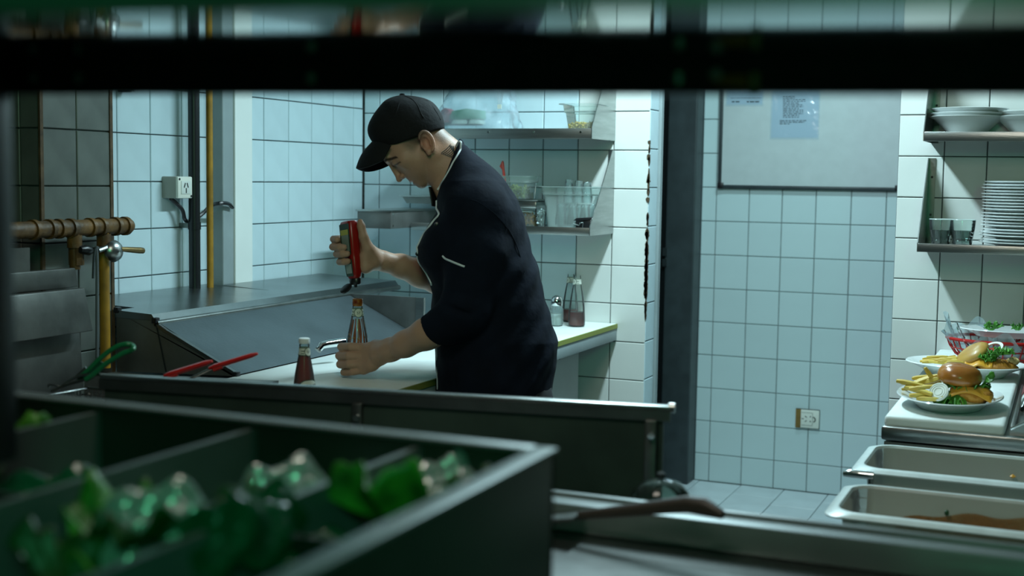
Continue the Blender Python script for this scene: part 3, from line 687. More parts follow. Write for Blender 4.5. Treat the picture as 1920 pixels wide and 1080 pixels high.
MB().tube([(p1.x+.006, c2[1], p1.z+.022), (p1.x-.002, c2[1], p1.z+.002), (p1.x+.008, c2[1], p1.z-.012)], [.003, .005, .003], 8).build('grip', RED, o)
# upper shelf
c = at(1094, 236, 4.33, ZS1)
t_ = tub('pasta_tub', 'clear tub with a layer of yellow pasta at the right of the upper shelf', c, .082, .11, .116, .14, .094, CLEAR, .012, .32)
crumbs('pasta', mat('dry_pasta', (.55, .40, .04), .5, col2=(.42, .26, .02), vscale=60), t_, c, .078, .09, .004, .030, 150, .005, .008)
def bag():
    a, b_ = PY(845, 232, 4.33), PY(966, 232, 4.33); w_ = b_.x-a.x
    o = thing('plastic_bag', 'clear plastic bag of red and green packets on the upper shelf', 'bag', ((a.x+b_.x)/2, 4.33, ZS1))
    mx = (a.x+b_.x)/2-.02
    def fn(u, v):
        th = 2*math.pi*u; z = v*.155
        r = 1-.25*v*v+.05*math.sin(5*th+7*v)+.035*math.sin(11*th-9*v)
        return (mx+(w_/2+.03)*r*math.cos(th), 4.345+.085*r*math.sin(th), ZS1+z)
    MB().sheet(fn, 48, 14).build('film', FILM, o)
    for (px, py, px2, py2, mt, nm) in ((828, 204, 846, 231, mat('red_packet', (.40, .02, .05), .4), 'red_packet'), (848, 205, 906, 224, mat('green_packet', (.02, .25, .10), .4), 'green_packet'), (850, 222, 880, 233, LABELW, 'white_packet'), (882, 221, 904, 233, LABELW, 'white_packet'), (828, 229, 900, 235, mat('dark_packet', (.03, .03, .03), .5), 'dark_packet')):
        q0, q1 = PY(px, py2, 4.33), PY(px2, py, 4.33)
        MB().prism([(q0.x, 4.31, max(q0.z, ZS1)), (q1.x, 4.31, max(q0.z, ZS1)), (q1.x-.004, 4.315, q1.z-.004), ((q0.x+q1.x)/2, 4.315, q1.z+.003), (q0.x+.003, 4.315, q1.z-.006)], (0, .05, 0)).build(nm, mt, o, bevel=.003)
    q = PY(938, 200, 4.27)
    MB().box((q.x-.008, 4.262, q.z-.008), (q.x+.008, 4.264, q.z+.008)).build('paper_tag', LABELW, o, smooth=False)
    for dx in (-.012, -.004, .005, .012): MB().tube([(q.x+dx*.5, 4.266, q.z+.01), (q.x+dx, 4.27, q.z+.06)], .0012, 4).build('string', GREYP, o)
bag()

# ================================================================ bottles
BPROF = [(.0, 0), (.70, .0), (.92, .012), (1., .03), (1.0, .13), (.985, .22), (.93, .36), (.82, .50), (.66, .64), (.53, .74), (.46, .80), (.43, .84), (.42, .90), (.40, .915), (.40, .93)]
def rad(z):
    for (r0, z0_), (r1, z1_) in zip(BPROF[1:], BPROF[2:]):
        if z <= z1_: return r0+(r1-r0)*(z-z0_)/max(1e-6, z1_-z0_)
    return .40
def glass_bottle(name, label, c, hgt, r, fill, cap, mode, face=0., lean=None, ang=.5):
    """faceted-shoulder ketchup bottle; fill = height fraction of sauce"""
    o = thing(name, label, 'bottle', c); c = Vector(c)
    fac = lambda a, z: -.018*abs(math.cos(4*a)) if .2*hgt < z < .72*hgt else 0
    M = Matrix.Translation(c)
    T = lambda mb: mb.mv(M)
    wall = [(q*r if q else .0005, z*hgt) for q, z in BPROF]
    T(MB().lathe(wall, (0, 0, 0), 32, wob=fac)).build('glass', GLASS, o)
    if fill:
        pr = [(.0005, .006)]+[(rad(z)*r-.0022, max(z*hgt, .006)) for z in np.linspace(.02, fill, 16)]+[(.0005, fill*hgt)]
        T(MB().lathe(pr, (0, 0, 0), 32, wob=fac)).build('ketchup', KETCH, o)
    if mode == 'smeared':
        for k in range(9):
            a = face-1.5+3.0*k/8+random.uniform(-.12, .12); z0_ = random.uniform(.10, .3); z1_ = random.uniform(.72, .80); wd = random.uniform(.07, .15)
            def fn(u, v, a=a, z0_=z0_, z1_=z1_, wd=wd):
                z = z0_+(z1_-z0_)*v; q = a+wd*(u-.5)*2*(1+.4*math.sin(9*v+a*7)); rr = rad(z)*r-.0025
                return (rr*math.cos(q), rr*math.sin(q), z*hgt)
            T(MB().sheet(fn, 3, 14)).build('sauce_streak', RESID, o)
        mb = MB()
        for k in range(34):
            a = face+random.uniform(-1.5, 1.5); z = random.uniform(.18, .52); rr = rad(z)*r-.004; s_ = random.uniform(.002, .0045)
            mb.lathe([(.0003, -s_), (s_, 0), (.0003, s_)], (rr*math.cos(a), rr*math.sin(a), z*hgt), 6)
        d_ = T(mb).build('sauce_blobs', mat('ochre_sauce', (.42, .24, .05), .3), o); d_['kind'] = 'stuff'
        T(MB().lathe([(.36*r, .925*hgt), (.41*r, .90*hgt), (.44*r, .92*hgt), (.445*r, .955*hgt), (.42*r, .985*hgt), (.44*r, .998*hgt), (.37*r, .998*hgt), (.36*r, .93*hgt)], (0, 0, 0), 24)).build('smeared_mouth', mat('sauce_on_glass', (.40, .17, .02), .25, col2=(.16, .02, .008), vscale=70), o)
    zl0, zl1 = .765, .875
    T(MB().lathe([(rad(z)*r+.0008, z*hgt) for z in np.linspace(zl0, zl1, 6)], (0, 0, 0), 32)).build('neck_label', LABELW, o)
    for zz in (zl0+.006, zl1-.006):
        T(MB().lathe([(rad(zz)*r+.0012, (zz-.004)*hgt), (rad(zz)*r+.0012, (zz+.004)*hgt)], (0, 0, 0), 32)).build('label_line', LABELG, o)
    # round seal with its numerals, bent on to the neck
    def wrap(vs, zc, sc, aoff, lift):
        out = []
        for p in vs:
            z = zc*hgt+p.y*sc; rr = rad(min(.93, max(.02, z/hgt)))*r+lift; a = face+aoff+p.x*sc/rr
            out.append((rr*math.cos(a), rr*math.sin(a), z))
        return out
    def disc(R, zc, aoff, lift, mt, nm, ry=1.):
        P = [Vector((0, 0, 0))]+[Vector((R*math.cos(2*math.pi*k/28), R*ry*math.sin(2*math.pi*k/28), 0)) for k in range(28)]
        T(MB().add(wrap(P, zc, 1, aoff, lift), [(0, 1+k, 1+(k+1) % 28) for k in range(28)])).build(nm, mt, o)
    zc = (zl0+zl1)/2-.005
    disc(.0125*r/.0325, zc, ang, .0016, LABELG, 'seal_ring'); disc(.0110*r/.0325, zc, ang, .0019, LABELW, 'seal')
    vs, fs = text_mesh('57', 1.0)
    T(MB().add(wrap(vs, zc-.004, .0095*r/.0325, ang, .0024), fs)).build('seal_numerals', INK, o, smooth=False)
    for k, dz in enumerate((.010, -.022)):
        for sgn in (-1, 1):
            P = [Vector((x, y, 0)) for x, y in ((-.004, -.0008), (.004, -.0008), (.004, .0008), (-.004, .0008))]
            T(MB().add(wrap(P, zc+dz, 1, ang+sgn*1.05, .0016), [(0, 1, 2, 3)])).build('label_line', LABELG, o, smooth=False)
    if mode == 'full':
        A = [(-.030, -.016), (.030, -.016), (.030, .016), (.018, .034), (-.018, .034), (-.030, .016)]
        def plate(s_, lift, mt, nm):
            P = []; 
            for i in range(9):
                for j in range(13):
                    u, v = i/8*2-1, j/12*2-1
                    P.append(Vector((u*.033*s_, v*.034*s_*(1-.45*abs(u)**3), 0)))
            T(MB().add(wrap(P, .27, r/.0325, ang-.25, lift), [(i*13+j, (i+1)*13+j, (i+1)*13+j+1, i*13+j+1) for i in range(8) for j in range(12)])).build(nm, mt, o)
        plate(1.0, .0010, LABELG, 'body_label_border'); plate(.93, .0014, LABELW, 'body_label')
        vs, fs = text_mesh('HEINZ', 1.0)
        T(MB().add(wrap(vs, .34, .017*r/.0325, ang-.25, .0019), fs)).build('body_lettering', INK, o, smooth=False)
        vs, fs = text_mesh('TOMATO KETCHUP', 1.0)
        T(MB().add(wrap(vs, .20, .0055*r/.0325, ang-.25, .0019), fs)).build('body_lettering', INK, o, smooth=False)
    if cap:
        T(MB().lathe([(.0003, hgt), (.40*r, hgt), (.475*r, .992*hgt), (.49*r, .975*hgt), (.49*r, .935*hgt), (.475*r, .925*hgt), (.40*r, .925*hgt)], (0, 0, 0), 28)).build('cap', mat('white_cap', (.72, .76, .76), .35), o)
        T(MB().lathe([(.42*r, .89*hgt), (.455*r, .893*hgt), (.455*r, .905*hgt), (.42*r, .91*hgt)], (0, 0, 0), 24)).build('neck_ring', GLASS, o)
    return o
p = PZ(570.5, 768, ZT)
va = math.atan2(-p.y, -p.x)   # direction from a bottle back to where we stand
glass_bottle('ketchup_bottle', 'full white-capped glass ketchup bottle standing alone on the white worktop', tuple(p), .1635, .0262, .86, True, 'full', va, ang=.75)
p = PZ(670, 699, ZT); HB = p
glass_bottle('ketchup_bottle', 'nearly empty smeared glass bottle without a cap, held by the lower hand', tuple(p+Vector((0, 0, .001))), .200, .0325, .0, False, 'smeared', math.atan2(-p.y, -p.x), ang=.15)
p = PZ(1081, 612, ZT)
glass_bottle('ketchup_bottle', 'glass ketchup bottle a third full on the worktop behind the chef', tuple(p), .198, .0300, .27, False, 'plain', math.atan2(-p.y, -p.x), ang=-.9)
p = PZ(1069, 603, ZT)
glass_bottle('ketchup_bottle', 'partly hidden ketchup bottle standing behind another at the back of the worktop', tuple(p), .19, .0300, .25, False, 'plain', math.atan2(-p.y, -p.x), ang=-.9)
p = PZ(1043, 611, ZT)
o = thing('glass_shaker', 'ribbed glass shaker beside the ketchup bottles on the back worktop', 'jar', tuple(p))
MB().lathe([(.0005, .001), (.020, .001), (.024, .008), (.024, .060), (.020, .070), (.019, .078)], p, 24, wob=lambda a, z: .05*math.cos(12*a)).build('glass', GLASSR, o)
MB().lathe([(.020, .074), (.021, .078), (.021, .092), (.017, .104), (.008, .110), (.0005, .111)], p, 24).build('lid', CHROME, o)
MB().lathe([(.0005, .004), (.021, .004), (.021, .045), (.0005, .046)], p, 16).build('sugar', mat('sugar', (.70, .74, .72), .8), o)
# ================================================================ the chef
# built in a frame of its own: x to his front-left, y down, l away from the viewer, in units of 1.408 mm
import openvdb
D0 = 3.40; S = D0/F
PORG = CAM+FW*D0
def toW(p): return PORG+RT*((p[0]-960)*S)-UP*((p[1]-540)*S)+FW*(p[2]*S)
EYE = Vector((960, 540, -D0/S))
def Q(x, y, l):
    k = (D0+l*S)/D0; return np.array([960+(x-960)*k, 540+(y-540)*k, l], float)
class Field:
    def __init__(s, lo, hi, h):
        s.lo = np.array(lo, float); s.h = h; s.n = np.ceil((np.array(hi)-lo)/h).astype(int)+1
        s.a = np.full(s.n, 30., np.float32)
    def block(s, lo, hi, m):
        i0 = np.clip(np.floor((np.array(lo)-m-s.lo)/s.h).astype(int), 0, s.n-1); i1 = np.clip(np.ceil((np.array(hi)+m-s.lo)/s.h).astype(int)+1, 1, s.n)
        sl = tuple(slice(a, max(b, a+1)) for a, b in zip(i0, i1))
        g = [(np.arange(a, max(b, a+1))*s.h+o).astype(np.float32) for a, b, o in zip(i0, i1, s.lo)]
        return sl, g[0][:, None, None], g[1][None, :, None], g[2][None, None, :]
    def put(s, sl, d, k, sub=False):
        A = s.a[sl]
        if sub: A2 = -A; B = d
        else: A2 = A; B = d
        if k > 0:
            hh = np.maximum(k-np.abs(A2-B), 0)/k; r = np.minimum(A2, B)-hh*hh*k*.25
        else: r = np.minimum(A2, B)
        s.a[sl] = -r if sub else r
    def cone(s, a, b, ra, rb, k=6., sub=False, flat=None):
        a, b = np.array(a, float), np.array(b, float); R = max(ra, rb)
        sl, x, y, z = s.block(np.minimum(a, b)-R, np.maximum(a, b)+R, k+8)
        d = b-a; L2 = max((d*d).sum(), 1e-6)
        t = np.clip(((x-a[0])*d[0]+(y-a[1])*d[1]+(z-a[2])*d[2])/L2, 0, 1)
        dd = np.sqrt((x-a[0]-t*d[0])**2+(y-a[1]-t*d[1])**2+(z-a[2]-t*d[2])**2)-(ra+(rb-ra)*t)
        s.put(sl, dd, k, sub)
    def chain(s, pts, rs, k=6.):
        for i in range(len(pts)-1): s.cone(pts[i], pts[i+1], rs[i], rs[i+1], k)
    def ell(s, c, r, ax=None, k=6., sub=False, p=2.):
        c, r = np.array(c, float), np.array(r, float); R = r.max()
        sl, x, y, z = s.block(c-R, c+R, k+8)
        X, Y, Z = x-c[0], y-c[1], z-c[2]
        if ax is not None:
            e0, e1, e2 = [np.array(v, float) for v in ax]
            X, Y, Z = X*e0[0]+Y*e0[1]+Z*e0[2], X*e1[0]+Y*e1[1]+Z*e1[2], X*e2[0]+Y*e2[1]+Z*e2[2]
        q = (np.abs(X/r[0])**p+np.abs(Y/r[1])**p+np.abs(Z/r[2])**p)**(1/p)
        g = np.sqrt((X/r[0]**2)**2+(Y/r[1]**2)**2+(Z/r[2]**2)**2)
        dd = np.where(q > 1e-3, q*(q-1)/np.maximum(g, 1e-6), -r.min()) if p == 2 else (q-1)*r.min()
        s.put(sl, dd.astype(np.float32), k, sub)
    def mesh(s):
        g = openvdb.FloatGrid(8.); g.copyFromArray(np.clip(s.a, -8, 8).astype(np.float32))
        v, q = g.convertToQuads(0.0)
        return v*s.h+s.lo, q
def smooth(v, q, it):
    n = len(v); e = np.concatenate([q[:, [0, 1]], q[:, [1, 2]], q[:, [2, 3]], q[:, [3, 0]]])
    i = np.concatenate([e[:, 0], e[:, 1]]); j = np.concatenate([e[:, 1], e[:, 0]]); deg = np.bincount(i, minlength=n)[:, None]
    for _ in range(it):
        m_ = np.stack([np.bincount(i, v[j, c], minlength=n) for c in range(3)], 1)/np.maximum(deg, 1); v = v+.5*(m_-v)
    return v
def world(v):
    R = np.array([RT, -UP, FW]); return (np.array(PORG)+((v-np.array([960, 540, 0]))*S) @ R)
def skin_mesh(name, fld, mt, par, it=2, colfn=None, flip=False):
    v, q = fld.mesh(); v = smooth(v, q, it); W = world(v)-np.array(WL[par])
    me = bpy.data.meshes.new(name); me.from_pydata(W.tolist(), [], q.tolist()); me.update(); me.materials.append(mt)
    bm = bmesh.new(); bm.from_mesh(me); bmesh.ops.recalc_face_normals(bm, faces=bm.faces); bm.to_mesh(me); bm.free()
    me.polygons.foreach_set('use_smooth', [True]*len(me.polygons))
    if colfn:
        at_ = me.color_attributes.new('Col', 'FLOAT_COLOR', 'POINT'); at_.data.foreach_set('color', np.concatenate([colfn(v), np.ones((len(v), 1))], 1).astype(np.float32).ravel())
    o = bpy.data.objects.new(name, me); COL.objects.link(o); o.parent = par; WL[o] = WL[par]
    return o, BVHTree.FromPolygons(v.tolist(), q.tolist())
foot = toW((925, 540, 0)); foot.z = 0
chef = thing('person', 'person in a black cap and black chef jacket with white piping, head bowed, decanting sauce', 'person', tuple(foot))

# --- head frame: f forward (out of the face), d down (crown to chin), l across
BR = np.array([722., 303., 0.]); EF = np.array([-.614, .789, 0]); ED = np.array([.789, .614, 0]); EL = np.array([0, 0, 1.])
HA = (EF, ED, EL)
def hd(f, d, l=0): return BR+EF*f+ED*d+EL*l
B = Field((600, 180, -215), (1068, 770, 205), 1.75)
B.ell(hd(-72, -4), (62, 58, 50), HA, 1)
B.ell(hd(-34, 22), (33, 44, 41), HA, 14)
B.ell(hd(-40, 50), (36, 36, 39), HA, 14)
B.ell(hd(-30, 66), (27, 22, 27), HA, 12)
B.ell(hd(-12, 79), (11.5, 10.5, 15), HA, 10)
B.ell(hd(-9, 1), (9.5, 8, 33), HA, 8)
for s_ in (-1, 1):
    B.ell(hd(-23, 31, 29*s_), (13, 11, 12), HA, 10)
    B.ell(hd(-3.0, 17.5, 19*s_), (10, 8.0, 11), HA, 6, sub=True)
    B.ell(hd(-14.5, 19, 20*s_), (11.5, 9.0, 12), HA, 1.5)
    B.ell(hd(-6.0, 6, 19*s_), (7, 4.4, 14), HA, 4)
    B.ell(hd(-63, 62, 31*s_), (16, 18, 12), HA, 12)
B.cone(hd(-5, 7), hd(7.5, 39), 5.2, 5.4, 5)
B.ell(hd(9.5, 41.5), (6.2, 5.4, 6.8), HA, 4)
for s_ in (-1, 1):
    B.ell(hd(1.5, 43, 8.2*s_), (6.2, 4.4, 4.4), HA, 3)
    B.ell(hd(4, 47.6, 4.2*s_), (3.2, 2.0, 2.2), HA, 1, sub=True)
B.ell(hd(-8, 53), (7.5, 7, 17), HA, 6)
B.ell(hd(-4.4, 60, 0), (6.4, 4.0, 14.5), HA, 3)
B.ell(hd(-5.2, 68.2, 0), (6.2, 4.2, 13.5), HA, 3)
B.ell(hd(2.0, 64.2, 0), (6.5, 1.3, 18), HA, 1.5, sub=True)
# ears
for s_ in (-1, 1):
    c = hd(-74, 46, 50*s_); eu = np.array([.36, .93, 0]); ev = np.array([.93, -.36, 0]); eo = np.array([.25*0, 0, 1.])
    ax = (eu, ev, eo)
    B.ell(c+eo*3*s_, (21, 12.0, 7), ax, 2)
    B.ell(c+eu*2-ev*1+eo*9.5*s_, (14.5, 7.6, 7), ax, 1.2, sub=True)
    rim = [c+eu*(-20*math.cos(a))+ev*(12*math.sin(a))+eo*(8.5*s_) for a in np.linspace(-1.0, 2.7, 14)]
    for i in range(13): B.cone(rim[i], rim[i+1], 3.0, 3.0, 1.2)
    B.ell(c+eu*18.5-ev*3+eo*5*s_, (6.5, 5, 4), ax, 2)
    B.ell(c+eu*2-ev*10.5+eo*6*s_, (5, 2.6, 4), ax, 2)
    ah = [c+eu*(-11*math.cos(a))+ev*(6.5*math.sin(a))+eo*(6.5*s_) for a in np.linspace(-.2, 2.3, 8)]
    for i in range(7): B.cone(ah[i], ah[i+1], 1.8, 1.8, 1.2)
# neck and trunk (the trunk is inside the jacket)
B.cone((806, 268, 0), (866, 352, 0), 33, 43, 12)
B.cone((812, 268, 0), (850, 300, 0), 32, 34, 10)
B.cone((818, 318, -14), (838, 365, -10), 20, 20, 12)
B.ell((905, 440, 0), (62, 105, 110), None, 20); B.ell((925, 640, 0), (78, 95, 105), None, 20)
# near arm (left), lower hand round the glass bottle
def limb(pts, rs, k=8): B.chain([Q(*p) for p in pts], rs, k)
limb([(905, 412, -112), (893, 500, -132), (878, 592, -150)], [44, 37, 30], 12)
limb([(878, 594, -150), (842, 607, -147), (800, 626, -132), (760, 645, -102), (733, 656, -76), (712, 664, -56)], [30, 31, 27.5, 23, 20, 20], 10)
limb([(733, 650, -74), (714, 655, -54)], [15, 16], 8)
zb_ = lambda: 0
WR = (712, 664, -54)
kn = [(682, 652.5, -38), (677, 667, -40), (677, 681, -39), (682, 693, -36)]
for i, p in enumerate(kn):
    limb([(712, 656+5*i, -52), (697, (656+5*i)*.45+p[1]*.55, -46), p], [13, 12, 9.6], 7)
fing = [[(682, 652.5, -38), (657, 650, -37), (640, 650.5, -17), (640, 652, 6), (652, 653, 20)],
        [(677, 667, -40), (653, 666.5, -39), (636.5, 667, -17), (637, 668, 8), (650, 668, 21)],
        [(677, 681, -39), (654, 682.5, -38), (638, 683, -17), (639, 683, 8), (651, 682.5, 20)],
        [(682, 693, -36), (661, 697, -35), (645, 698, -17), (645, 697, 4), (655, 695, 16)]]
for i, fg in enumerate(fing):
    r0 = (8.0, 8.3, 8.0, 7.0)[i]
    limb(fg, [r0+.9, r0, r0-.1, r0-.7, r0-1.4], .4)
for i in range(4): B.ell(Q(*kn[i])+np.array([-1, 0, -2]), (8.5, 7.2, 7.4), None, 3)
limb([(712, 648, -40), (704, 648, -12), (694, 652, 14), (680, 654, 30)], [11, 10.5, 9.5, 7.8], 4)   # thumb round the far side
# far arm (right), upper hand gripping the squeeze bottle
limb([(915, 412, 112), (890, 480, 128), (860, 535, 120)], [44, 38, 30], 12)
limb([(860, 535, 120), (826, 524, 106), (788, 512, 84), (752, 499, 58), (722, 491, 38), (700, 488, 26)], [30, 30, 27, 22, 17.5, 16.5], 10)
limb([(716, 480, 34), (698, 476, 24)], [10, 13], 8)
for i, p in enumerate([(680, 456, 20), (679, 468, 22), (680, 480, 23), (683, 492, 21)]):
    limb([(702, 480+4*i, 26), (690, (480+4*i)*.5+p[1]*.5, 24), p], [13.5, 12, 9.5], 7)
fing2 = [[(680, 454, 20), (655, 448, 30), (633, 448, 20), (625.5, 448.5, 2), (632, 449.5, -12)],
         [(679, 467, 22), (652, 463, 31), (629, 462.5, 20), (624, 463, 0), (637, 463.5, -16), (645, 464, -18)],
         [(680, 480, 23), (655, 477, 31), (635, 476, 20), (631, 476.5, 2), (642, 476.5, -16), (651, 476, -18)],
         [(683, 492, 21), (660, 491, 30), (642, 490.5, 20), (637, 491, 3), (645, 491, -13), (652, 490, -15)]]
for i, fg in enumerate(fing2):
    r0 = (7.0, 7.1, 6.8, 6.8)[i]
    limb(fg, [r0+1.0]*2+[r0]*(len(fg)-3)+[r0-1.0], .4)
limb([(702, 484, 16), (690, 466, 0), (681.5, 444, -8), (677, 424, -8), (675.5, 416, -8)], [15, 11.5, 8.6, 7.4, 5.6], 4)    # thumb up the side
limb([(700, 492, 18), (686, 500, 6), (684, 480, 2)], [15, 12, 11], 6)
def skin_col(v):
    c = np.tile(np.array([.43, .255, .175]), (len(v), 1))
    def blend(mask, col): 
        m_ = np.clip(mask, 0, 1)[:, None]; return c*(1-m_)+np.array(col)*m_
    r = v-BR; f = r @ EF; d = r @ ED; l = v[:, 2]; head = (d < 100) & (v[:, 1] < 372) & (v[:, 0] < 850)
    c = blend(head*np.exp(-(((f-4)/9)**2+((d-44)/9)**2+(l/13)**2)*.9)*.45, (.47, .19, .13))
    c = blend(head*np.exp(-(((f-3)/8)**2+((d-64)/7)**2+(l/15)**2)*1.5)*.75, (.40, .13, .11))
    c = blend(head*np.exp(-(((f+74)/18)**2+((d-44)/26)**2))*(np.abs(l) > 45)*.5, (.52, .20, .14))
    c = blend(head*np.clip(1.7-np.abs(d-1.5+.80*f)/2.4, 0, 1)*((np.abs(l) > 5) & (f > -20) & (f < 4))*.96, (.020, .013, .010))
    c = blend(head*np.clip(1.5-np.abs(d-19.5+.55*f)/1.3, 0, 1)*((np.abs(l) > 9) & (f > -17) & (f < 2))*.9, (.03, .018, .012))
    c = blend(head*np.clip((-f-38)/10, 0, 1)*np.clip((40-d)/10, 0, 1)*(np.abs(l) < 52)*.6, (.11, .085, .062))
    # cropped hair: temples, behind the ear and down the nape; stubble along the jaw
    hair = np.clip((-f-46-.9*np.maximum(d-8, 0)*.55)/8, 0, 1)*np.clip((44-d)/12, 0, 1)
    nape = np.clip((-f-86)/8, 0, 1)*np.clip((78-d)/14, 0, 1)*np.clip((34+26-np.abs(l)*.4)/10, 0, 1)
    c = blend(head*np.maximum(hair*.75, nape*.62), (.075, .058, .045))
    c = blend(head*np.exp(-((np.abs(l)-20)/22)**2)*np.clip((d-52)/16, 0, 1)*np.clip((f+62)/25, 0, 1)*.22, (.10, .07, .055))
    return c
SKIN = bpy.data.materials.new('skin'); SKIN.use_nodes = True
_n = SKIN.node_tree; _b = _n.nodes['Principled BSDF']; _a = _n.nodes.new('ShaderNodeVertexColor'); _a.layer_name = 'Col'
_n.links.new(_a.outputs[0], _b.inputs['Base Color']); _b.inputs['Roughness'].default_value = .48; _b.inputs['Subsurface Weight'].default_value = .12
_b.inputs['Subsurface Radius'].default_value = (.007, .003, .0015); _b.inputs['Specular IOR Level'].default_value = .35
_nn = _n.nodes.new('ShaderNodeTexNoise'); _nn.inputs['Scale'].default_value = 260; _bp = _n.nodes.new('ShaderNodeBump'); _bp.inputs['Strength'].default_value = .12; _bp.inputs['Distance'].default_value = .004
_tc = _n.nodes.new('ShaderNodeTexCoord'); _n.links.new(_tc.outputs['Object'], _nn.inputs[0]); _n.links.new(_nn.outputs[0], _bp.inputs['Height']); _n.links.new(_bp.outputs[0], _b.inputs['Normal'])
_tc = {}
body, bvB = skin_mesh('body', B, SKIN, chef, 1, skin_col)

# --- jacket
J = Field((752, 246, -232), (1072, 758, 215), 2.0)
tab = np.array([[262, 860, 868, 34], [272, 858, 871, 42], [290, 849, 893, 66], [320, 839, 930, 104], [350, 827, 955, 138], [380, 818, 973, 152], [402, 819, 981, 158],
                [430, 801, 987, 160], [465, 780, 996, 160], [485, 784, 1002, 158], [510, 797, 1011, 156], [535, 808, 1017, 153], [560, 810, 1022, 150], [600, 812, 1033, 148], [640, 816, 1046, 150],
                [690, 818, 1042, 152], [735, 819, 1034, 153], [760, 819, 1030, 153]], float)
sl, x, y, z = J.block((752, 262, -232), (1072, 742, 215), 0)
yy = y.ravel(); xl, xr, ww_ = [np.interp(yy, tab[:, 0], tab[:, i])[None, :, None] for i in (1, 2, 3)]
a_ = (xr-xl)/2; xc = (xr+xl)/2
fold = 1+.012*np.sin(y*.085+z*.05)*np.sin(z*.045+x*.03)+.010*np.sin((x+y)*.11+z*.03)
q_ = (np.abs((x-xc)/(a_*fold))**2.3+np.abs(z/(ww_*fold))**2.3)**(1/2.3)
dd = (q_-1)*np.minimum(a_, ww_)*.9
dd = np.maximum(dd, y-742); dd = np.maximum(dd, 264-y)
J.put(sl, dd.astype(np.float32), 0)
J.cone(Q(896, 398, -118), Q(893, 470, -136), 50, 47, 22); J.cone(Q(893, 470, -136), Q(872, 580, -150), 47, 44, 14)
J.cone(Q(872, 582, -150), Q(838, 608, -147), 43, 36, 14); J.cone(Q(850, 600, -148), Q(813, 617, -138), 38, 30, 8)
J.cone(Q(905, 398, 118), Q(888, 470, 130), 50, 46, 20); J.cone(Q(888, 470, 130), Q(856, 530, 120), 46, 40, 14); J.cone(Q(856, 530, 120), Q(815, 516, 100), 38, 32, 8)
# creases in the near sleeve and across the back
for (pa, pb, r_) in (((842, 470, -192), (912, 520, -192), 3), ((836, 545, -192), (900, 560, -198), 3.5), ((835, 575, -188), (880, 590, -194), 3), ((845, 430, -174), (880, 395, -178), 3), ((870, 640, -163), (960, 720, -158), 3.5), ((838, 650, -124), (850, 735, -129), 3.5)):
    J.cone(Q(*pa), Q(*pb), r_, r_*.6, 12, sub=True)
# sleeve end cut square to the forearm, neck opening cut for the collar
J.cone(Q(788, 628, -134), Q(806, 621, -138), 27, 24.5, 3, sub=True)
J.cone((800, 262, 0), (862, 338, 0), 44, 45, 4, sub=True)
jac, bvJ = skin_mesh('chef_jacket', J, CLOTH, chef, 2)
# collar stand round the neck
cu = [(857, 274, 0), (866, 276, -20), (862, 284, -38), (848, 303, -46), (835, 328, -43), (822, 354, -34), (812, 374, -22)]
cu_in = [(838, 300, 0), (850, 300, -22), (848, 312, -36), (842, 325, -42), (832, 345, -40), (822, 362, -32), (814, 382, -22)]
def hitJ(px, py, tree=None, lift=.6):
    d = (Vector((px, py, 0))-EYE).normalized()
    h_ = (tree or bvJ).ray_cast(EYE, d)
    if h_[0] is None:
        n_ = (tree or bvJ).find_nearest(Vector((px, py, -60))); k_ = n_[0]
        h_ = (tree or bvJ).find_nearest(Vector((px, py, k_.z)))
    p = h_[0]-d*lift; return p
def piping(name, pts, r, mt, lift=.6, tree=None, n=3):
    P = smooth_path([hitJ(x_, y_, tree, lift) for x_, y_ in pts], n)
    return MB().tube([toW(p) for p in P], r*S, 6).build(name, mt, chef)
def pipe3(name, pts, r, mt, n=4): return MB().tube([toW(p) for p in smooth_path([Vector(p) for p in pts], n)], r*S, 6).build(name, mt, chef)
col = MB()
colpts_t = smooth_path([Vector(p) for p in cu], 4)
outer = []
for p in colpts_t:
    c_ = Vector((858, 318, 0)) if False else None
bot = smooth_path([Vector((868, 296, 0)), Vector((880, 296, -26)), Vector((876, 306, -50)), Vector((860, 330, -62)), Vector((846, 352, -58)), Vector((832, 372, -48)), Vector((822, 390, -36))], 4)
n_ = len(colpts_t)
full_t = [Vector((p.x, p.y, -p.z)) for p in colpts_t[::-1]]+colpts_t[1:]; full_b = [Vector((p.x, p.y, -p.z)) for p in bot[::-1]]+bot[1:]
mb = MB(); mb.v = [toW(p) for p in full_t]+[toW((p+q)/2+Vector((1.5, -1.5, -1.5 if (p.z+q.z) < 0 else 1.5))) for p, q in zip(full_t, full_b)]+[toW(p) for p in full_b]
N_ = len(full_t); mb.f = [(r*N_+i, r*N_+i+1, (r+1)*N_+i+1, (r+1)*N_+i) for r in (0, 1) for i in range(N_-1)]
mb.v = [p+FW*.012+RT*.012 for p in mb.v]; mb.build('collar', CLOTH, chef, solid=.004)
def hit2(px, py):
    d = (Vector((px, py, 0))-EYE).normalized(); h_ = [t_.ray_cast(EYE, d)[0] for t_ in (bvJ, bvB)]; h_ = [p for p in h_ if p is not None]
    return min(h_, key=lambda p: (p-EYE).length)-d*1.0 if h_ else None
P = [hit2(x_, y_) for x_, y_ in ((863.5, 280), (860, 287), (855, 296), (849, 306), (843.5, 317), (838, 327), (831.5, 338), (826, 347), (820.5, 356), (815, 365), (811, 372), (809.5, 378))]
P = [p for p in P if p is not None]
P = [Vector((858, 279, P[0].z+22)), Vector((861, 272.5, P[0].z+10)), Vector((866, 272.5, P[0].z+2)), Vector((866.5, 277, P[0].z-1))]+P
MB().tube([toW(p) for p in smooth_path(P, 4)], 1.9*S, 8).build('white_piping', PIPING, chef)
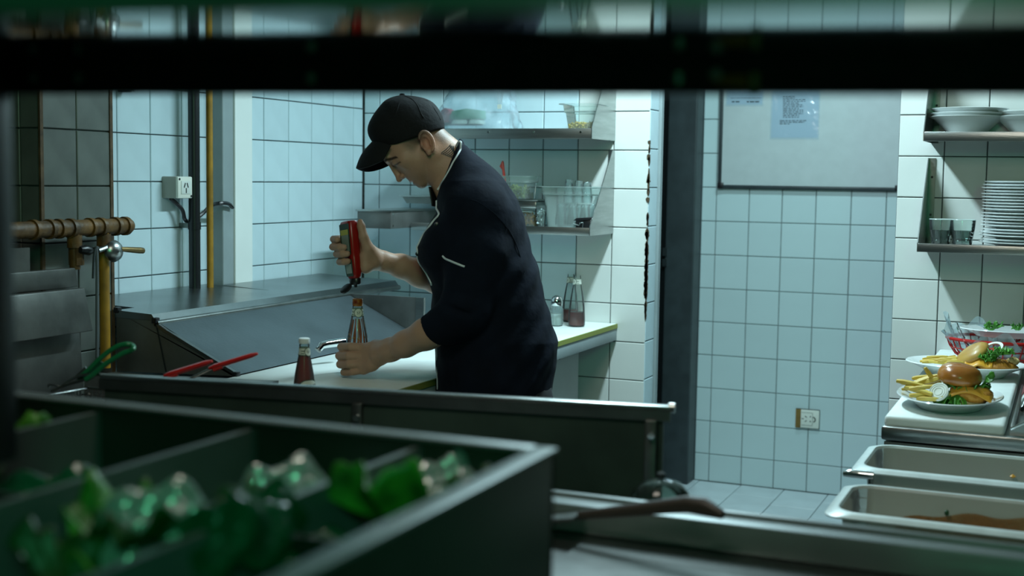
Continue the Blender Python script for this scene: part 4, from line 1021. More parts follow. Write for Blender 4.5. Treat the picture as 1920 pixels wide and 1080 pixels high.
piping('white_piping', [(810, 378), (811.5, 388), (816, 395), (823, 402), (814, 413), (804, 426), (793, 441), (781, 456), (774.5, 466), (776, 474), (785, 490), (797, 508), (807, 527), (809, 534)], 2.1, PIPING, 1.5)
piping('white_piping', [(830, 480), (835, 485), (846, 490), (858, 495), (871, 500)], 1.8, PIPING, 1.0)
piping('white_piping', [(818, 646), (819, 670), (819.5, 700), (820, 730)], 1.1, PIPING, .6)
piping('sleeve_seam', [(880, 374), (898, 380), (920, 395), (938, 412), (950, 428)], .9, CLOTH, .3)
piping('sleeve_seam', [(952, 428), (965, 452), (975, 480), (983, 510)], .9, CLOTH, .3)
for (px, py) in ((782, 476), (818, 421)):
    p = hitJ(px+1, py, None, .4); d = (p-EYE).normalized()
    MB().tube([toW(p+d*1), toW(p-d*1.6), toW(p-d*2.2)], [4.4*S, 4.2*S, 2.6*S], 12).build('button', BLKP, chef)
# undershirt seen at the throat
MB().sheet(lambda u, v: toW((806+14*u+6*v, 352+36*v, -26+52*u)), 6, 6).build('undershirt', BLKP, chef, solid=.003)
# tattoo: a fan of thin strokes on the side of the neck
mb = MB()
for k in range(7):
    x0_, y0_ = 845+1.9*k, 271+3.0*k; x1_, y1_ = 828+3.6*k, 286+1.4*k
    P = [hitJ(x0_+(x1_-x0_)*t_, y0_+(y1_-y0_)*t_+1.5*math.sin(3*t_), bvB, .35) for t_ in np.linspace(0, 1, 7)]
    mb.tube([toW(p) for p in P], .70*S, 5)
    P = [hitJ(x1_+(3.4)*t_+2.6*math.sin(math.pi*t_)*-.6, y1_+1.3*t_+2.2*math.sin(math.pi*t_), bvB, .35) for t_ in np.linspace(0, 1, 5)]
    mb.tube([toW(p) for p in P], .55*S, 5)
for off in (0, 4, 8, 11):
    P = [hitJ(843+off*.7+11*t_-off*.9*t_, 272+off*.2+19*t_, bvB, .35) for t_ in np.linspace(0, 1, 7)]
    mb.tube([toW(p) for p in P], .60*S, 5)
mb.build('neck_tattoo', mat('tattoo_ink', (.035, .045, .05), .7), chef)

# --- cap
K = Field((660, 160, -85), (860, 300, 85), 1.75)
K.ell(hd(-76, -4), (67, 67, 59), HA, 0, p=2.1)
K.ell(hd(-47, -33), (31, 33, 46), HA, 12, p=2.5)
sl, x, y, z = K.block((660, 160, -85), (860, 300, 85), 0)
fx_, dx_ = (x-BR[0])*EF[0]+(y-BR[1])*EF[1], (x-BR[0])*ED[0]+(y-BR[1])*ED[1]
edge = np.interp(fx_.ravel(), [-160, -118, -74, -37, -10, 20], [62, 51.5, 27, 2.5, -30, -44]).reshape(fx_.shape)
cut = (dx_-edge)*.85-.012*np.abs(z)*0
K.a[sl] = np.maximum(K.a[sl], cut.astype(np.float32))
flat_ = (177.5-y+.10*np.abs(x-752)+.006*z*z).astype(np.float32)+0*K.a[sl]; hh_ = np.maximum(12-np.abs(K.a[sl]-flat_), 0)/12
K.a[sl] = np.maximum(K.a[sl], flat_)+hh_*hh_*12*.25
# raised seams between the six panels
top = hd(-114, -54)
K.a = np.maximum(K.a, -1e3)
capo, bvK = skin_mesh('cap', K, CAPC, chef, 2)
bt = toW((754, 178.5, 0)); MB().lathe([(.0003, .005), (.006, .0035), (.008, -.002)], bt, 12).build('cap_button', CAPC, chef)
def brim(u, v):
    a = (u*2-1)
    fi, di, li = hd(-34+21*math.cos(a*1.35), -40+38*abs(a)**2.2, 54*math.sin(a*1.35)), 0, 0
    fo = hd(43-34*abs(a)**3.0-7*a*a, -34+37*abs(a)**1.6, 57*math.sin(a*1.35)*(1-.06*abs(a)))
    p = fi*(1-v)+fo*v; p = p+ED*(-5*math.sin(math.pi*v)*(1-abs(a)))
    return toW(p)
MB().sheet(brim, 40, 14).build('cap_brim', CAPC, chef, solid=.0042)
for pts in ([(757, 180), (772, 186), (783, 198), (790, 214), (795, 221)], [(752, 180), (748, 196), (742, 215)], [(800, 188), (815, 205), (826, 225)]):
    P = smooth_path([hitJ(a, b, bvK, .1) for a, b in pts], 3)
    MB().tube([toW(p) for p in P], .9*S, 5).build('cap_seam', CAPC, chef)
MB().tube([toW(hitJ(a, b, bvK, .15)) for a, b in [(752, 273), (770, 268), (789, 260), (810, 251), (831, 241.5)]], .9*S, 5).build('cap_seam', CAPC, chef)

# --- trousers and shoes, mostly behind the counter guard
def leg(dx, l, fx2):
    P = [toW((925+dx, 700, l))]; 
    base = toW((925, 540, 0)); U_ = RT.copy(); U_.z = 0; U_.normalize(); V_ = FW.copy(); V_.z = 0; V_.normalize()
    def pt(z_, u_, v_): q = base+U_*u_+V_*v_; q.z = z_; return q
    return [pt(.93, .05, l*S), pt(.78, .05+dx*.3*S, l*S), pt(.50, .03+fx2*.5, l*S), pt(.30, .03+fx2, l*S), pt(.06, .05+fx2, l*S)]
mb = MB()
for dx, l, f2 in ((0, -72, -.04), (0, 72, .06)):
    mb.tube(smooth_path(leg(dx, l, f2), 4), [.085, .105, .11, .108, .105, .10, .095, .09, .085, .08, .078, .075, .075, .075, .078, .08, .08][:17], 18)
mb.build('trousers', mat('black_trousers', (.007, .008, .010), .85, bump=.2, bscale=20), chef)
mb = MB()
for l, f2 in ((-72, -.04), (72, .06)):
    q = leg(0, l, f2)[-1]; U_ = RT.copy(); U_.z = 0; U_.normalize()
    mb.tube([q+U_*.06+Vector((0, 0, -.02)), q+U_*.02+Vector((0, 0, -.012)), q-U_*.06+Vector((0, 0, -.02)), q-U_*.16+Vector((0, 0, -.03)), q-U_*.20+Vector((0, 0, -.036))], [.03, .048, .042, .036, .02], 12)
mb.build('shoe', BLKP, chef)

# --- squeeze bottle in the upper hand, upside down
def squeeze():
    A, Bp = Vector((653, 414, 4)), Vector((665, 523, 4)); ax = (Bp-A).normalized()
    th = math.radians(50)
    e1 = Vector((math.cos(th), 0, -math.sin(th))); e1 = (e1-ax*e1.dot(ax)).normalized(); e2 = ax.cross(e1).normalized()   # e1 along the wide face
    o = thing('squeeze_bottle', 'red squeeze bottle with a label, held upside down in the raised hand', 'bottle', tuple(toW((A+Bp)/2)))
    L = (Bp-A).length
    def ring(t_, W, Dp, r): return [toW(A+ax*(L*t_)+e1*x_+e2*y_) for x_, y_ in rrect(W, Dp, r, 4)]
    sec = [(0, 26, 14, 6), (.01, 34, 18, 7), (.04, 38, 21, 8), (.30, 38, 22, 8), (.55, 34, 21, 8), (.60, 32, 20, 8), (.64, 33, 20, 8), (.9, 31, 19, 8), (.97, 27, 17, 7), (1.0, 20, 14, 6)]
    sec = [(t_, W*1.0, Dp*1.05, r) for t_, W, Dp, r in sec]
    loft([ring(*q) for q in sec], True, True).build('bottle_body', REDBOT, o)
    def patch(t0, t1, w0, mt, nm, lift):
        def f(u, v):
            t_ = t0+(t1-t0)*v; W = np.interp(t_, [s[0] for s in sec], [s[1] for s in sec]); Dp = np.interp(t_, [s[0] for s in sec], [s[2] for s in sec])
            x_ = (u-.5)*W*w0; bul = .6*(1-(2*u-1)**2)
            return toW(A+ax*(L*t_)+e1*x_-side*e2*(Dp/2+lift+bul*0))
        MB().sheet(f, 6, 10).build(nm, mt, o)
    # the wide face that looks to the left and towards us carries the label
    side = 1 if (-e2).dot(Vector((-1, 0, -.6))) > 0 else -1
    patch(.05, .58, .86, LABELG, 'label_border', .35); patch(.15, .52, .64, mat('pale_label', (.30, .36, .33), .5), 'label', .7); patch(.15, .24, .68, LABELY, 'label_band', 1.0)
    patch(.66, .95, .80, LABELG, 'lower_label_border', .35); patch(.74, .90, .60, mat('pale_label', (.30, .36, .33), .5), 'lower_label', .7)
    c0 = A+ax*(L*1.0)
    rr_ = lambda t_, r_: [toW(c0+ax*t_+e1*(r_*math.cos(a))+e2*(r_*.8*math.sin(a))) for a in np.linspace(0, 2*math.pi, 24, endpoint=False)]
    loft([rr_(-1, 12), rr_(1, 13), rr_(9, 12.5), rr_(11, 11)], True, True).build('cap', BLKP, o)
    loft([rr_(10, 4), rr_(16, 3)], False, True).build('nozzle', BLKP, o)
    cc = Vector((649, 541, -2)); la = Vector((-.78, .60, 0)).normalized(); lb = Vector((.45, .55, -.70)).normalized(); ln_ = la.cross(lb).normalized()
    disc_ = lambda h_, k_: [toW(cc+la*(12.5*k_*math.cos(a))+lb*(9*k_*math.sin(a))+ln_*h_) for a in np.linspace(0, 2*math.pi, 24, endpoint=False)]
    loft([disc_(-1.8, .9), disc_(-1.4, 1), disc_(1.2, 1), disc_(1.8, .9)], True, True).build('flip_lid', BLKP, o)
    rim_ = [toW(cc+la*(8*math.cos(a))+lb*(5.6*math.sin(a))+ln_*(-2)) for a in np.linspace(0, 2*math.pi, 20, endpoint=False)]
    MB().tube(rim_, .9*S, 5, closed=True).build('lid_ring', DARKP, o)
    MB().tube([toW(cc-la*11), toW(c0+ax*9-e1*9)], 2.4*S, 6).build('hinge', BLKP, o)
squeeze()
# ================================================================ plate shelves on the right
YF2 = 4.25
wall_shelf('steel_shelf', 'upper steel shelf holding white bowls on the right tiled wall', -.440, .55, YF2, YP-.001, 1.613, 1.584, 1.93, True, False)
wall_shelf('steel_shelf', 'lower steel shelf holding glasses and stacked plates on the right wall', -.445, .55, YF2, YP-.001, 1.262, 1.235, 1.535, True, False)
ZB1, ZB2 = 1.606, 1.255
def bowl(label, c, R, hgt, group=None, inv=False):
    pr = [(.0005, .003), (R*.42, .003), (R*.46, 0), (R*.48, .003), (R*.62, hgt*.35), (R*.84, hgt*.80), (R*.99, hgt*.97), (R, hgt), (R*.98, hgt+.001), (R*.82, hgt*.86), (R*.60, hgt*.45), (R*.44, .009), (.0005, .009)]
    if inv: pr = [(q, hgt-z) for q, z in pr]
    o = thing('bowl', label, 'bowl', c, group)
    MB().lathe(pr, c, 40).build('dish', CERAM, o); return o
pc = PY(1814, 230, 4.37)
for i in range(3): bowl(('bottom', 'middle', 'top')[i]+' wide white bowl in the left stack on the upper right shelf', (pc.x+.002*i, 4.37, ZB1+.0145*i+.002), .119, .056 if i < 1 else .052, 'bowls in the left stack')
pc2 = PY(1932, 230, 4.38)
bowl('white bowl turned upside down at the back, between the two bowl stacks', (PY(1872, 230, 4.40).x, 4.44, ZB1+.002), .05, .040, None, True)
for i in range(2): bowl(('lower', 'upper')[i]+' white bowl in the right stack on the upper right shelf', (pc2.x+.003*i, 4.38, ZB1+.0145*i+.002), .112, .056, 'bowls in the right stack')
pl = PY(1918, 420, 4.365)
def plate_prof(R): return [(.0005, .003), (R*.58, .003), (R*.60, 0), (R*.62, .003), (R*.72, .006), (R*.985, .0125), (R, .0140), (R*.985, .0152), (R*.72, .009), (R*.60, .006), (.0005, .006)]
order = ['lowest', 'second', 'third', 'fourth', 'fifth', 'sixth', 'seventh', 'eighth', 'ninth', 'tenth', 'eleventh', 'twelfth', 'thirteenth', 'fourteenth', 'fifteenth', 'sixteenth', 'seventeenth', 'eighteenth', 'nineteenth', 'topmost']
z = ZB2+.002
for i in range(20):
    R = (.133 if i in (0, 2, 3) else .126)+random.uniform(-.002, .002)
    c = (pl.x+random.uniform(-.003, .003), 4.365+random.uniform(-.003, .003), z)
    lab = (order[i]+' white plate of the tall stack on the lower right shelf') if i in (0, 19) else order[i]+' white plate counted up from the shelf in the tall stack'
    o = thing('plate', lab, 'plate', c, 'plates in the tall stack')
    MB().lathe(plate_prof(R), c, 40).build('dish', CERAM, o); z += .0095 if i not in (1, 4, 9) else .0125
for i, px in enumerate((1763.5, 1804)):
    p = PY(px, 450, 4.32)
    tumbler('tumbler', ('left', 'right')[i]+' short faceted tumbler on the lower right shelf', (p.x, 4.32, ZB2), .037 if i == 0 else .039, .083, GLASS, ribs=8)

# ================================================================ serving counter with the burgers
ZS = .90
def serving_counter():
    c = thing('serving_counter', 'steel serving counter under the burgers with a white cutting board top', 'counter', (0, 3.8, 0))
    MB().box((-.385, 3.135, .05), (.9, YP-.002, ZS-.062)).build('body', STEELD, c, bevel=.004)
    MB().box((-.392, 3.120, ZS-.058), (.9, 3.15, ZS-.024)).build('front_rail', STEEL, c, bevel=.006)
    MB().box((-.392, 3.15, ZS-.058), (.9, YP-.002, ZS-.030)).build('top_frame', STEEL, c, smooth=False)
    MB().box((-.385, 3.127, .05), (.9, 3.135, ZS-.062)).build('front_panel', STEELG3, c, smooth=False)
serving_counter()
tag(MB().box((-.388, 3.135, ZS-.030), (-.118, YP-.004, ZS)).build('cutting_board', BOARD, bevel=.010, seg=3), 'long white cutting board under the two burger plates', 'cutting board')
s = thing('steam_tray', 'shiny steel tray set right of the white cutting board', 'tray', (.1, 3.4, ZS-.03))
MB().prism([(-.108, 3.153, ZS-.028), (-.108, 3.153, ZS-.012), (-.06, 3.153, ZS+.010), (.5, 3.153, ZS+.010), (.5, 3.153, ZS-.028)], (0, .012, 0)).build('front_wall', STEEL, s, smooth=False)
MB().box((-.108, 3.165, ZS-.03), (.5, 3.86, ZS-.02)).build('base', STEEL, s, smooth=False)
MB().box((-.108, 3.165, ZS-.03), (-.098, 3.86, ZS-.006)).build('side_wall', STEEL, s, bevel=.002)
MB().bar((-.106, 3.140, ZS-.008), (-.055, 3.135, ZS+.022), .016, .006).build('polished_edge', CHROME, s, bevel=.001)
MB().tube(smooth_path([(-.085, 3.46, ZS-.015), (-.082, 3.44, ZS+.020), (-.070, 3.38, ZS+.030), (-.056, 3.33, ZS+.012), (-.05, 3.30, ZS-.015)]), .012, 12).build('handle', CHROME, s)
tag(MB().prism([(-.106, 3.66, ZS-.02), (.2, 3.66, ZS-.02), (.2, 3.66, ZS+.03), (-.06, 3.66, ZS+.03), (-.100, 3.66, ZS+.0)], (0, .16, 0)).build('meat_tray', mat('dull_red_meat', (.20, .05, .05), .5, var=.3), bevel=.006), 'dull red slab in the shiny steel tray, right frame edge', 'meat')

def oval_plate(name, label, c, a, b, hgt=.030):
    o = thing(name, label, 'plate', c)
    pr = [(.0005, .003), (.60, .003), (.62, 0), (.645, .003), (.74, hgt*.45), (.97, hgt*.95), (1., hgt), (.985, hgt+.0025), (.76, hgt*.55+.002), (.62, .008), (.0005, .008)]
    MB().lathe(pr, c, 56, a, b).build('dish', CERAM, o); return o
def ruffle(name, mt, par, c, R, hgt, a0, a1, seed, nu=44, nv=6, amp=.012, freq=9, droop=.0):
    """frilly lettuce edge: an arc of leaf whose rim waves up and down"""
    rs = random.Random(seed); ph = [rs.uniform(0, 6) for _ in range(4)]; c = Vector(c)
    def f(u, v):
        a = a0+(a1-a0)*u; w_ = v*v
        r = R*(.45+.55*v)+amp*.8*w_*math.sin(freq*1.7*a+ph[0])+.3*amp*w_*math.sin(31*u+ph[3])
        z = hgt*v-droop*v*v+amp*w_*math.sin(freq*a+ph[1])+.6*amp*w_*math.sin(freq*2.3*a+ph[2])
        return c+Vector((r*math.cos(a), r*math.sin(a), z))
    return MB().sheet(f, nu, nv).build(name, mt, par, solid=.0012)
def bun(name, mt, par, c, R, hgt, M=None, flat=False, sx=1., sy=1.):
    if flat: pr = [(.0005, 0), (R*.9, 0), (R, hgt*.3), (R, hgt*.7), (R*.94, hgt), (.0005, hgt)]
    else: pr = [(.0005, 0), (R*.86, 0), (R*.97, hgt*.12), (R, hgt*.30), (R*.96, hgt*.52), (R*.84, hgt*.74), (R*.62, hgt*.90), (R*.34, hgt*.98), (.0005, hgt)]
    mb = MB().lathe(pr, (0, 0, 0), 36, sx, sy, wob=lambda a, z: .02*math.sin(3*a+1)+.012*math.sin(5*a))
    mb.mv(Matrix.Translation(Vector(c)) @ (M or Matrix.Identity(4))); return mb.build(name, mt, par)
def blob(name, mt, par, c, rx, ry, rz, seed, lump=.12, M=None):
    rs = random.Random(seed); ph = [rs.uniform(0, 6) for _ in range(6)]
    def f(u, v):
        th, fi = 2*math.pi*u, math.pi*v
        n = Vector((math.sin(fi)*math.cos(th), math.sin(fi)*math.sin(th), math.cos(fi)))
        k = 1+lump*(math.sin(4*th+ph[0])*math.sin(3*fi+ph[1])+.6*math.sin(7*th+ph[2])*math.sin(5*fi+ph[3]))
        return Vector((n.x*rx, n.y*ry, n.z*rz))*k
    mb = MB().sheet(f, 36, 20); mb.mv(Matrix.Translation(Vector(c)) @ (M or Matrix.Identity(4))); return mb.build(name, mt, par)
def fry(c, d, L, label, group, bend=0.):
    d = Vector(d).normalized(); n = d.cross(Vector((0, 0, 1))).normalized(); b = n.cross(d); w_ = random.uniform(.0038, .0055)
    n, b = n*math.cos(bend*3)+b*math.sin(bend*3), b*math.cos(bend*3)-n*math.sin(bend*3)
    mb = MB(); c = Vector(c)
    for k in range(5):
        t_ = k/4-.5; p = c+d*L*t_+b*bend*L*(t_*t_*4-1)*.25; s_ = w_*(.75 if k in (0, 4) else 1)
        for i, j in ((-1,-1),(1,-1),(1,1),(-1,1)): mb.v.append(p+n*i*s_+b*j*s_)
    for k in range(4):
        for q in range(4): mb.f.append((k*4+q, k*4+(q+1) % 4, k*4+4+(q+1) % 4, k*4+4+q))
    mb.f += [(0, 1, 2, 3), (16, 17, 18, 19)]
    o = mb.build('french_fry', FRY, None, bevel=.0012, seg=1, origin=tuple(c)); tag(o, label, 'fries', group); return o
# ---- front plate: whole burger
pc = PZ(1781, 739, ZS+.030); pc = Vector((pc.x, pc.y, ZS+.001))
oval_plate('oval_plate', 'nearer oval white plate with the tall burger, on the cutting board', tuple(pc), .126, .185)
def px2(px, py, dy=0.): return PY(px, py, pc.y+dy)
bz = ZS+.010
bu = thing('burger', 'tall burger with glossy round bun, onion and lettuce on the nearer plate', 'burger', tuple(pc+Vector((.025, 0, .009))))
cb = px2(1810, 740); cb.z = bz
bun('bun_bottom', CRUMB, bu, (cb.x-.004, cb.y, bz), .052, .018, flat=True)
blob('fried_patty', CRISP, bu, (px2(1824, 736).x, cb.y-.012, bz+.026), .050, .050, .021, 5, .07)
MB().sheet(lambda u, v: (lambda x, y: (px2(1822, 736).x+x, cb.y-.012+y, bz+.047-.9*max(0, math.hypot(x, y)-.036)-.003*math.sin(40*x)))((u-.5)*.098, (v-.5)*.098), 14, 14).build('cheese_slice', CHEESE, bu, solid=.0025)
ruffle('lettuce_leaf', LEAF, bu, (px2(1795, 742).x, cb.y-.020, bz+.034), .056, -.020, math.radians(185), math.radians(305), 3, 56, 8, .011, 11, .010)
ruffle('lettuce_leaf', LEAF, bu, (px2(1793, 742).x, cb.y-.024, bz+.022), .054, -.010, math.radians(200), math.radians(290), 13, 44, 7, .010, 13, .008)
ruffle('lettuce_leaf', LEAF, bu, (px2(1812, 742).x, cb.y-.002, bz+.046), .052, .003, math.radians(170), math.radians(390), 8, 60, 6, .007, 10, .004)
ruffle('lettuce_leaf', LEAF, bu, (px2(1828, 725).x, cb.y, bz+.046), .038, .024, math.radians(-35), math.radians(40), 11, 24, 6, .010, 12)
oc = px2(1760, 735, -.062)
on = MB().lathe([(.0005, -.0025), (.018, -.003), (.0240, -.0028), (.0250, 0), (.0240, .0028), (.018, .003), (.0005, .0025)], (0, 0, 0), 28)
on.mv(Matrix.Translation(oc) @ Matrix.Rotation(math.radians(-28), 4, 'Y') @ Matrix.Rotation(math.radians(52), 4, 'X')); on.build('onion_slice', ONION, bu)
for r_ in (.010, .016, .021):
    t_ = MB().tube([(r_*math.cos(a), r_*math.sin(a), .0032) for a in np.linspace(0, 6.283, 26)[:-1]], .0007, 4, closed=True)
    t_.mv(Matrix.Translation(oc) @ Matrix.Rotation(math.radians(-28), 4, 'Y') @ Matrix.Rotation(math.radians(52), 4, 'X')); t_.build('onion_ring_line', mat('onion_line', (.66, .70, .60), .4), bu)
ct = px2(1796.5, 722, -.004)
bun('bun_top', BUN, bu, (ct.x, ct.y, bz+.052), .0535, .047, Matrix.Rotation(math.radians(6), 4, 'Y') @ Matrix.Rotation(math.radians(4), 4, 'X'))
rs = random.Random(4)
spots = [(1715, 722, -.02, (1, -.2, -.08), .075), (1722, 733, -.05, (1, -.5, -.12), .085), (1740, 748, -.07, (1, -.1, .05), .060), (1728, 716, .0, (1, .3, .45), .065), (1735, 712, .02, (1, .2, .4), .07), (1742, 725, -.01, (1, -.4, .1), .07),
         (1738, 736, -.03, (1, .2, -.1), .075), (1752, 745, -.06, (1, -.6, .1), .06), (1745, 704, .0, (.5, .2, -.7), .055), (1730, 708, .04, (1, .5, .1), .06), (1712, 728, -.01, (1, .6, .1), .065), (1726, 742, -.06, (1, .4, .0), .06),
         (1747, 718, .02, (1, -.1, .3), .06), (1705, 719, -.03, (1, -.1, -.12), .07), (1733, 727, -.05, (1, .2, .15), .08), (1741, 714, .0, (1, -.3, .35), .07), (1720, 726, .03, (1, .1, .2), .07), (1736, 744, -.05, (.8, -.8, .1), .055), (1757, 712, .03, (.8, .4, .5), .05)]
for k, (px, py, dy, d, L) in enumerate(spots):
    p = px2(px, py, dy); p.z = max(p.z, ZS+.024)
    fry(p, d, L*.92, 'pale yellow fry in the pile beside the tall burger on the nearer plate', 'fries on the nearer plate', rs.uniform(-.12, .12))
# ---- rear plate: opened burger
pc = PZ(1811, 681, ZS+.034); pc = Vector((pc.x, pc.y, ZS+.001))
oval_plate('oval_plate', 'farther oval white plate with the opened burger, on the cutting board', tuple(pc), .168, .135, .034)
bu = thing('burger', 'opened burger with a tilted bun and green garnish on the farther plate', 'burger', tuple(pc+Vector((.03, 0, .009))))
cb = px2(1850, 680)
bun('bun_bottom', CRUMB, bu, (cb.x, pc.y-.02, bz+.002), .056, .016, flat=True)
blob('fried_patty', CRISP, bu, (px2(1866, 676).x, pc.y-.03, bz+.026), .062, .050, .020, 9, .09)
blob('meat_patty', MEAT, bu, (px2(1823, 681).x, pc.y-.05, bz+.018), .028, .035, .011, 2, .06)
MB().sheet(lambda u, v: (px2(1838, 671).x+(u-.5)*.075, pc.y-.085+v*.07, bz+.040+.008*u-.022*max(0, .45-v)**1.2*2-.004*math.sin(9*u)), 12, 12).build('cheese_slice', CHEESE, bu, solid=.003)
for k, (px, py) in enumerate(((1846, 673), (1858, 669), (1868, 666), (1880, 661), (1852, 677), (1886, 664))):
    p = px2(px, py, -.055); ruffle('lettuce_leaf', LEAF, bu, p, .020, .008, 0, 6.28, 20+k, 40, 5, .007, 7)
MB().lathe([(.0005, 0), (.030, 0), (.032, .003), (.030, .006), (.0005, .006)], (0, 0, 0), 24).mv(Matrix.Translation(px2(1850, 662, -.01)) @ Matrix.Rotation(math.radians(-14), 4, 'Y') @ Matrix.Rotation(math.radians(8), 4, 'X')).build('tomato_slice', TOMATO, bu)
MB().lathe([(.022, 0), (.030, .001), (.030, .004), (.022, .004), (.022, 0)], (0, 0, 0), 24).mv(Matrix.Translation(px2(1862, 654, .0)) @ Matrix.Rotation(math.radians(-20), 4, 'Y') @ Matrix.Rotation(math.radians(25), 4, 'X')).build('onion_slice', ONION, bu)
MB().sheet(lambda u, v: px2(1806+38*u, 684-24*u, -.045+.03*v)+Vector((0, 0, .004*v)), 8, 4).build('onion_slice', ONION, bu, solid=.005)
ctp = px2(1822.5, 662, -.02)
nrm = (RT*-.58+Vector((0, 0, 1))*.80+FW*.02).normalized()
R_ = nrm.to_track_quat('Z', 'Y').to_matrix().to_4x4()
bun('bun_top', BUNP, bu, ctp-nrm*.012, .052, .028, R_)
blob('onion_crumb', CRUMB, bu, px2(1900, 677, -.03), .016, .014, .010, 31, .2)
spots = [(1752, 680, -.02, (1, .2, .05), .07), (1765, 677, 0, (1, -.2, .1), .08), (1775, 682, -.04, (1, .1, .0), .07), (1785, 672, .02, (1, .3, .1), .08), (1760, 684, -.05, (1, -.3, 0), .06), (1745, 682, 0, (1, .5, .1), .05), (1790, 680, -.03, (1, 0, .12), .07),
         (1772, 671, .03, (1, .1, .25), .06), (1795, 685, -.06, (1, .2, 0), .06), (1780, 676, -.02, (1, -.4, .1), .07), (1800, 672, 0, (1, 0, .1), .07), (1757, 675, .03, (1, -.1, .1), .06), (1748, 676, -.01, (1, .3, .1), .07), (1768, 674, -.02, (1, -.1, .15), .08), (1785, 678, -.05, (1, .2, .05), .08)]
for k, (px, py, dy, d, L) in enumerate(spots):
    p = px2(px, py, dy); p.z = max(p.z, ZS+.034+.004*(k % 3))
    fry(p, d, L, 'pale yellow fry beside the opened burger on the farther plate', 'fries on the farther plate', rs.uniform(-.1, .1))
# ---- red basket behind
yb_ = 4.22; bc = PY(1876, 640, yb_); zb0 = ZS+.001; zr = PY(1868, 634, yb_-.10).z
o = thing('red_basket', 'red plastic food basket lined with clear film behind the burgers', 'basket', (bc.x, yb_, zb0))
A, Bb = .158, .115
zr = zb0+.074
ov = lambda k, z, n=40: [(bc.x+A*k*math.cos(a), yb_+Bb*k*math.sin(a), z) for a in np.linspace(0, 2*math.pi, n, endpoint=False)]
MB().tube(ov(1., zr), .0052, 8, closed=True).build('rim', RED, o)
MB().tube(ov(.66, zb0+.006), .0045, 8, closed=True).build('base_ring', RED, o)
for k, z in ((.93, zb0+.046), (.80, zb0+.022)): MB().tube(ov(k, z), .0022, 6, closed=True).build('hoop', RED, o)
for i in range(34):
    a = 2*math.pi*i/34; cs, sn = math.cos(a), math.sin(a)
    MB().tube([(bc.x+A*k*cs, yb_+Bb*k*sn, z) for k, z in ((1., zr), (.95, zb0+.052), (.84, zb0+.026), (.66, zb0+.006))], .0022, 5).build('rib', RED, o)
MB().lathe([(.0005, zb0+.004), (.66, zb0+.004), (.66, zb0+.007), (.0005, zb0+.007)], (bc.x, yb_, 0), 40, A, Bb).build('base', RED, o)
def liner(u, v):
    a = 2*math.pi*u; k = .62+.46*v; crk = .05*math.sin(9*a+2*v)+.035*math.sin(17*a-3*v)+.02*math.sin(29*a)
    pk = max(0, math.cos(a-2.75))**3
    return (bc.x+A*(k+crk*v)*math.cos(a), yb_+Bb*(k+crk*v)*math.sin(a), zb0+.010+.066*v+v*v*(.012+.018*math.sin(7*a)+.012*math.sin(13*a+1)+.035*pk))
tag(MB().sheet(liner, 120, 10).build('plastic_liner', FILM), 'crumpled clear film lining the red basket', 'liner')
blob('x', MEAT, None, (0, 0, -5), .01, .01, .01, 1) if False else None
pcx = PY(1884, 622, yb_+.03); zpl = zb0+.079
oval_plate('small_plate', 'white plate with scraps of lettuce resting in the red basket', (pcx.x, yb_+.045, zpl), .135, .090, .022)
for k, (px, py, r_) in enumerate(((1866, 615, .022), (1858, 619, .018), (1908, 619, .016))):
    p = PY(px, py, yb_+.02); p.z = max(p.z, zpl+.012)
    o_ = ruffle('lettuce_scrap', LEAF, None, p, r_, .012, 0, 5.5, 40+k, 36, 5, .008, 6)
    tag(o_, ('largest lettuce scrap on the plate in the red basket', 'small lettuce scrap left of the largest on the basket plate', 'lettuce scrap at the right of the basket plate')[k], 'lettuce', 'lettuce scraps in the basket')
for k in range(4):
    p = PY(1822+14*k, 622, yb_-.06); p.z = zb0+.046
    o_ = blob('red_scrap', mat('dark_red_food', (.22, .02, .03), .4), None, p, .013, .012, .006, 60+k, .2); tag(o_, 'dark red food scrap under the film in the red basket', 'food', 'red scraps in the basket')

# ================================================================ clear food pans, right foreground
def food_pan(label, x0, x1, y0, y1, zr, dep):
    o = thing('food_pan', label, 'pan', ((x0+x1)/2, (y0+y1)/2, zr-dep))
    cx_, cy_ = (x0+x1)/2, (y0+y1)/2; W, Dd = x1-x0, y1-y0
    R = lambda w_, d_, z, r: [(cx_+a, cy_+b, z) for a, b in rrect(w_, d_, r, 6)]
    PC = sheer('polycarbonate', (.70, .77, .76), .66, (.54, .57, .51), 1.4, .30, bump=.12, bscale=30)
    RIMM = mat('frosted_rim', (.70, .80, .79), .32, var=.12, vscale=30)
    loft([R(W-.09, Dd-.09, zr-dep, .03), R(W-.075, Dd-.075, zr-dep+.012, .035), R(W-.050, Dd-.050, zr-.014, .04), R(W-.044, Dd-.044, zr-.002, .042)], True, False).build('tray_wall', PC, o)
    loft([R(W-.046, Dd-.046, zr-.004, .041), R(W-.040, Dd-.040, zr+.0015, .044), R(W-.030, Dd-.030, zr+.002, .046), R(W-.008, Dd-.008, zr-.002, .050), R(W, Dd, zr-.006, .030), R(W-.002, Dd-.002, zr-.009, .030), R(W-.012, Dd-.012, zr-.006, .04)], False, False).build('rim', RIMM, o)
    return o, (cx_, cy_, W, Dd)
zr = .85
pA, gA = food_pan('farther clear food pan, nearly clean, in front of the serving counter', -.405, .12, 2.742, 3.040, zr, .15)
pB, gB = food_pan('nearer clear food pan with orange sauce stains', -.393, .13, 2.345, 2.615, zr, .15)
STAIN = mat('orange_stain', (.38, .13, .02), .5, col2=(.30, .16, .05), vscale=14)
def stain(u, v):
    x = -.25+.42*u; hgt_ = .028+.016*math.sin(7*u+1)+.012*math.sin(17*u)+.006*math.sin(37*u)
    return (x, 2.345+.2425, zr-.118+hgt_*v*2.0-.02*u) if False else (x, 2.615-.0315-.006*(1-v), zr-.112+(.052+hgt_)*v)
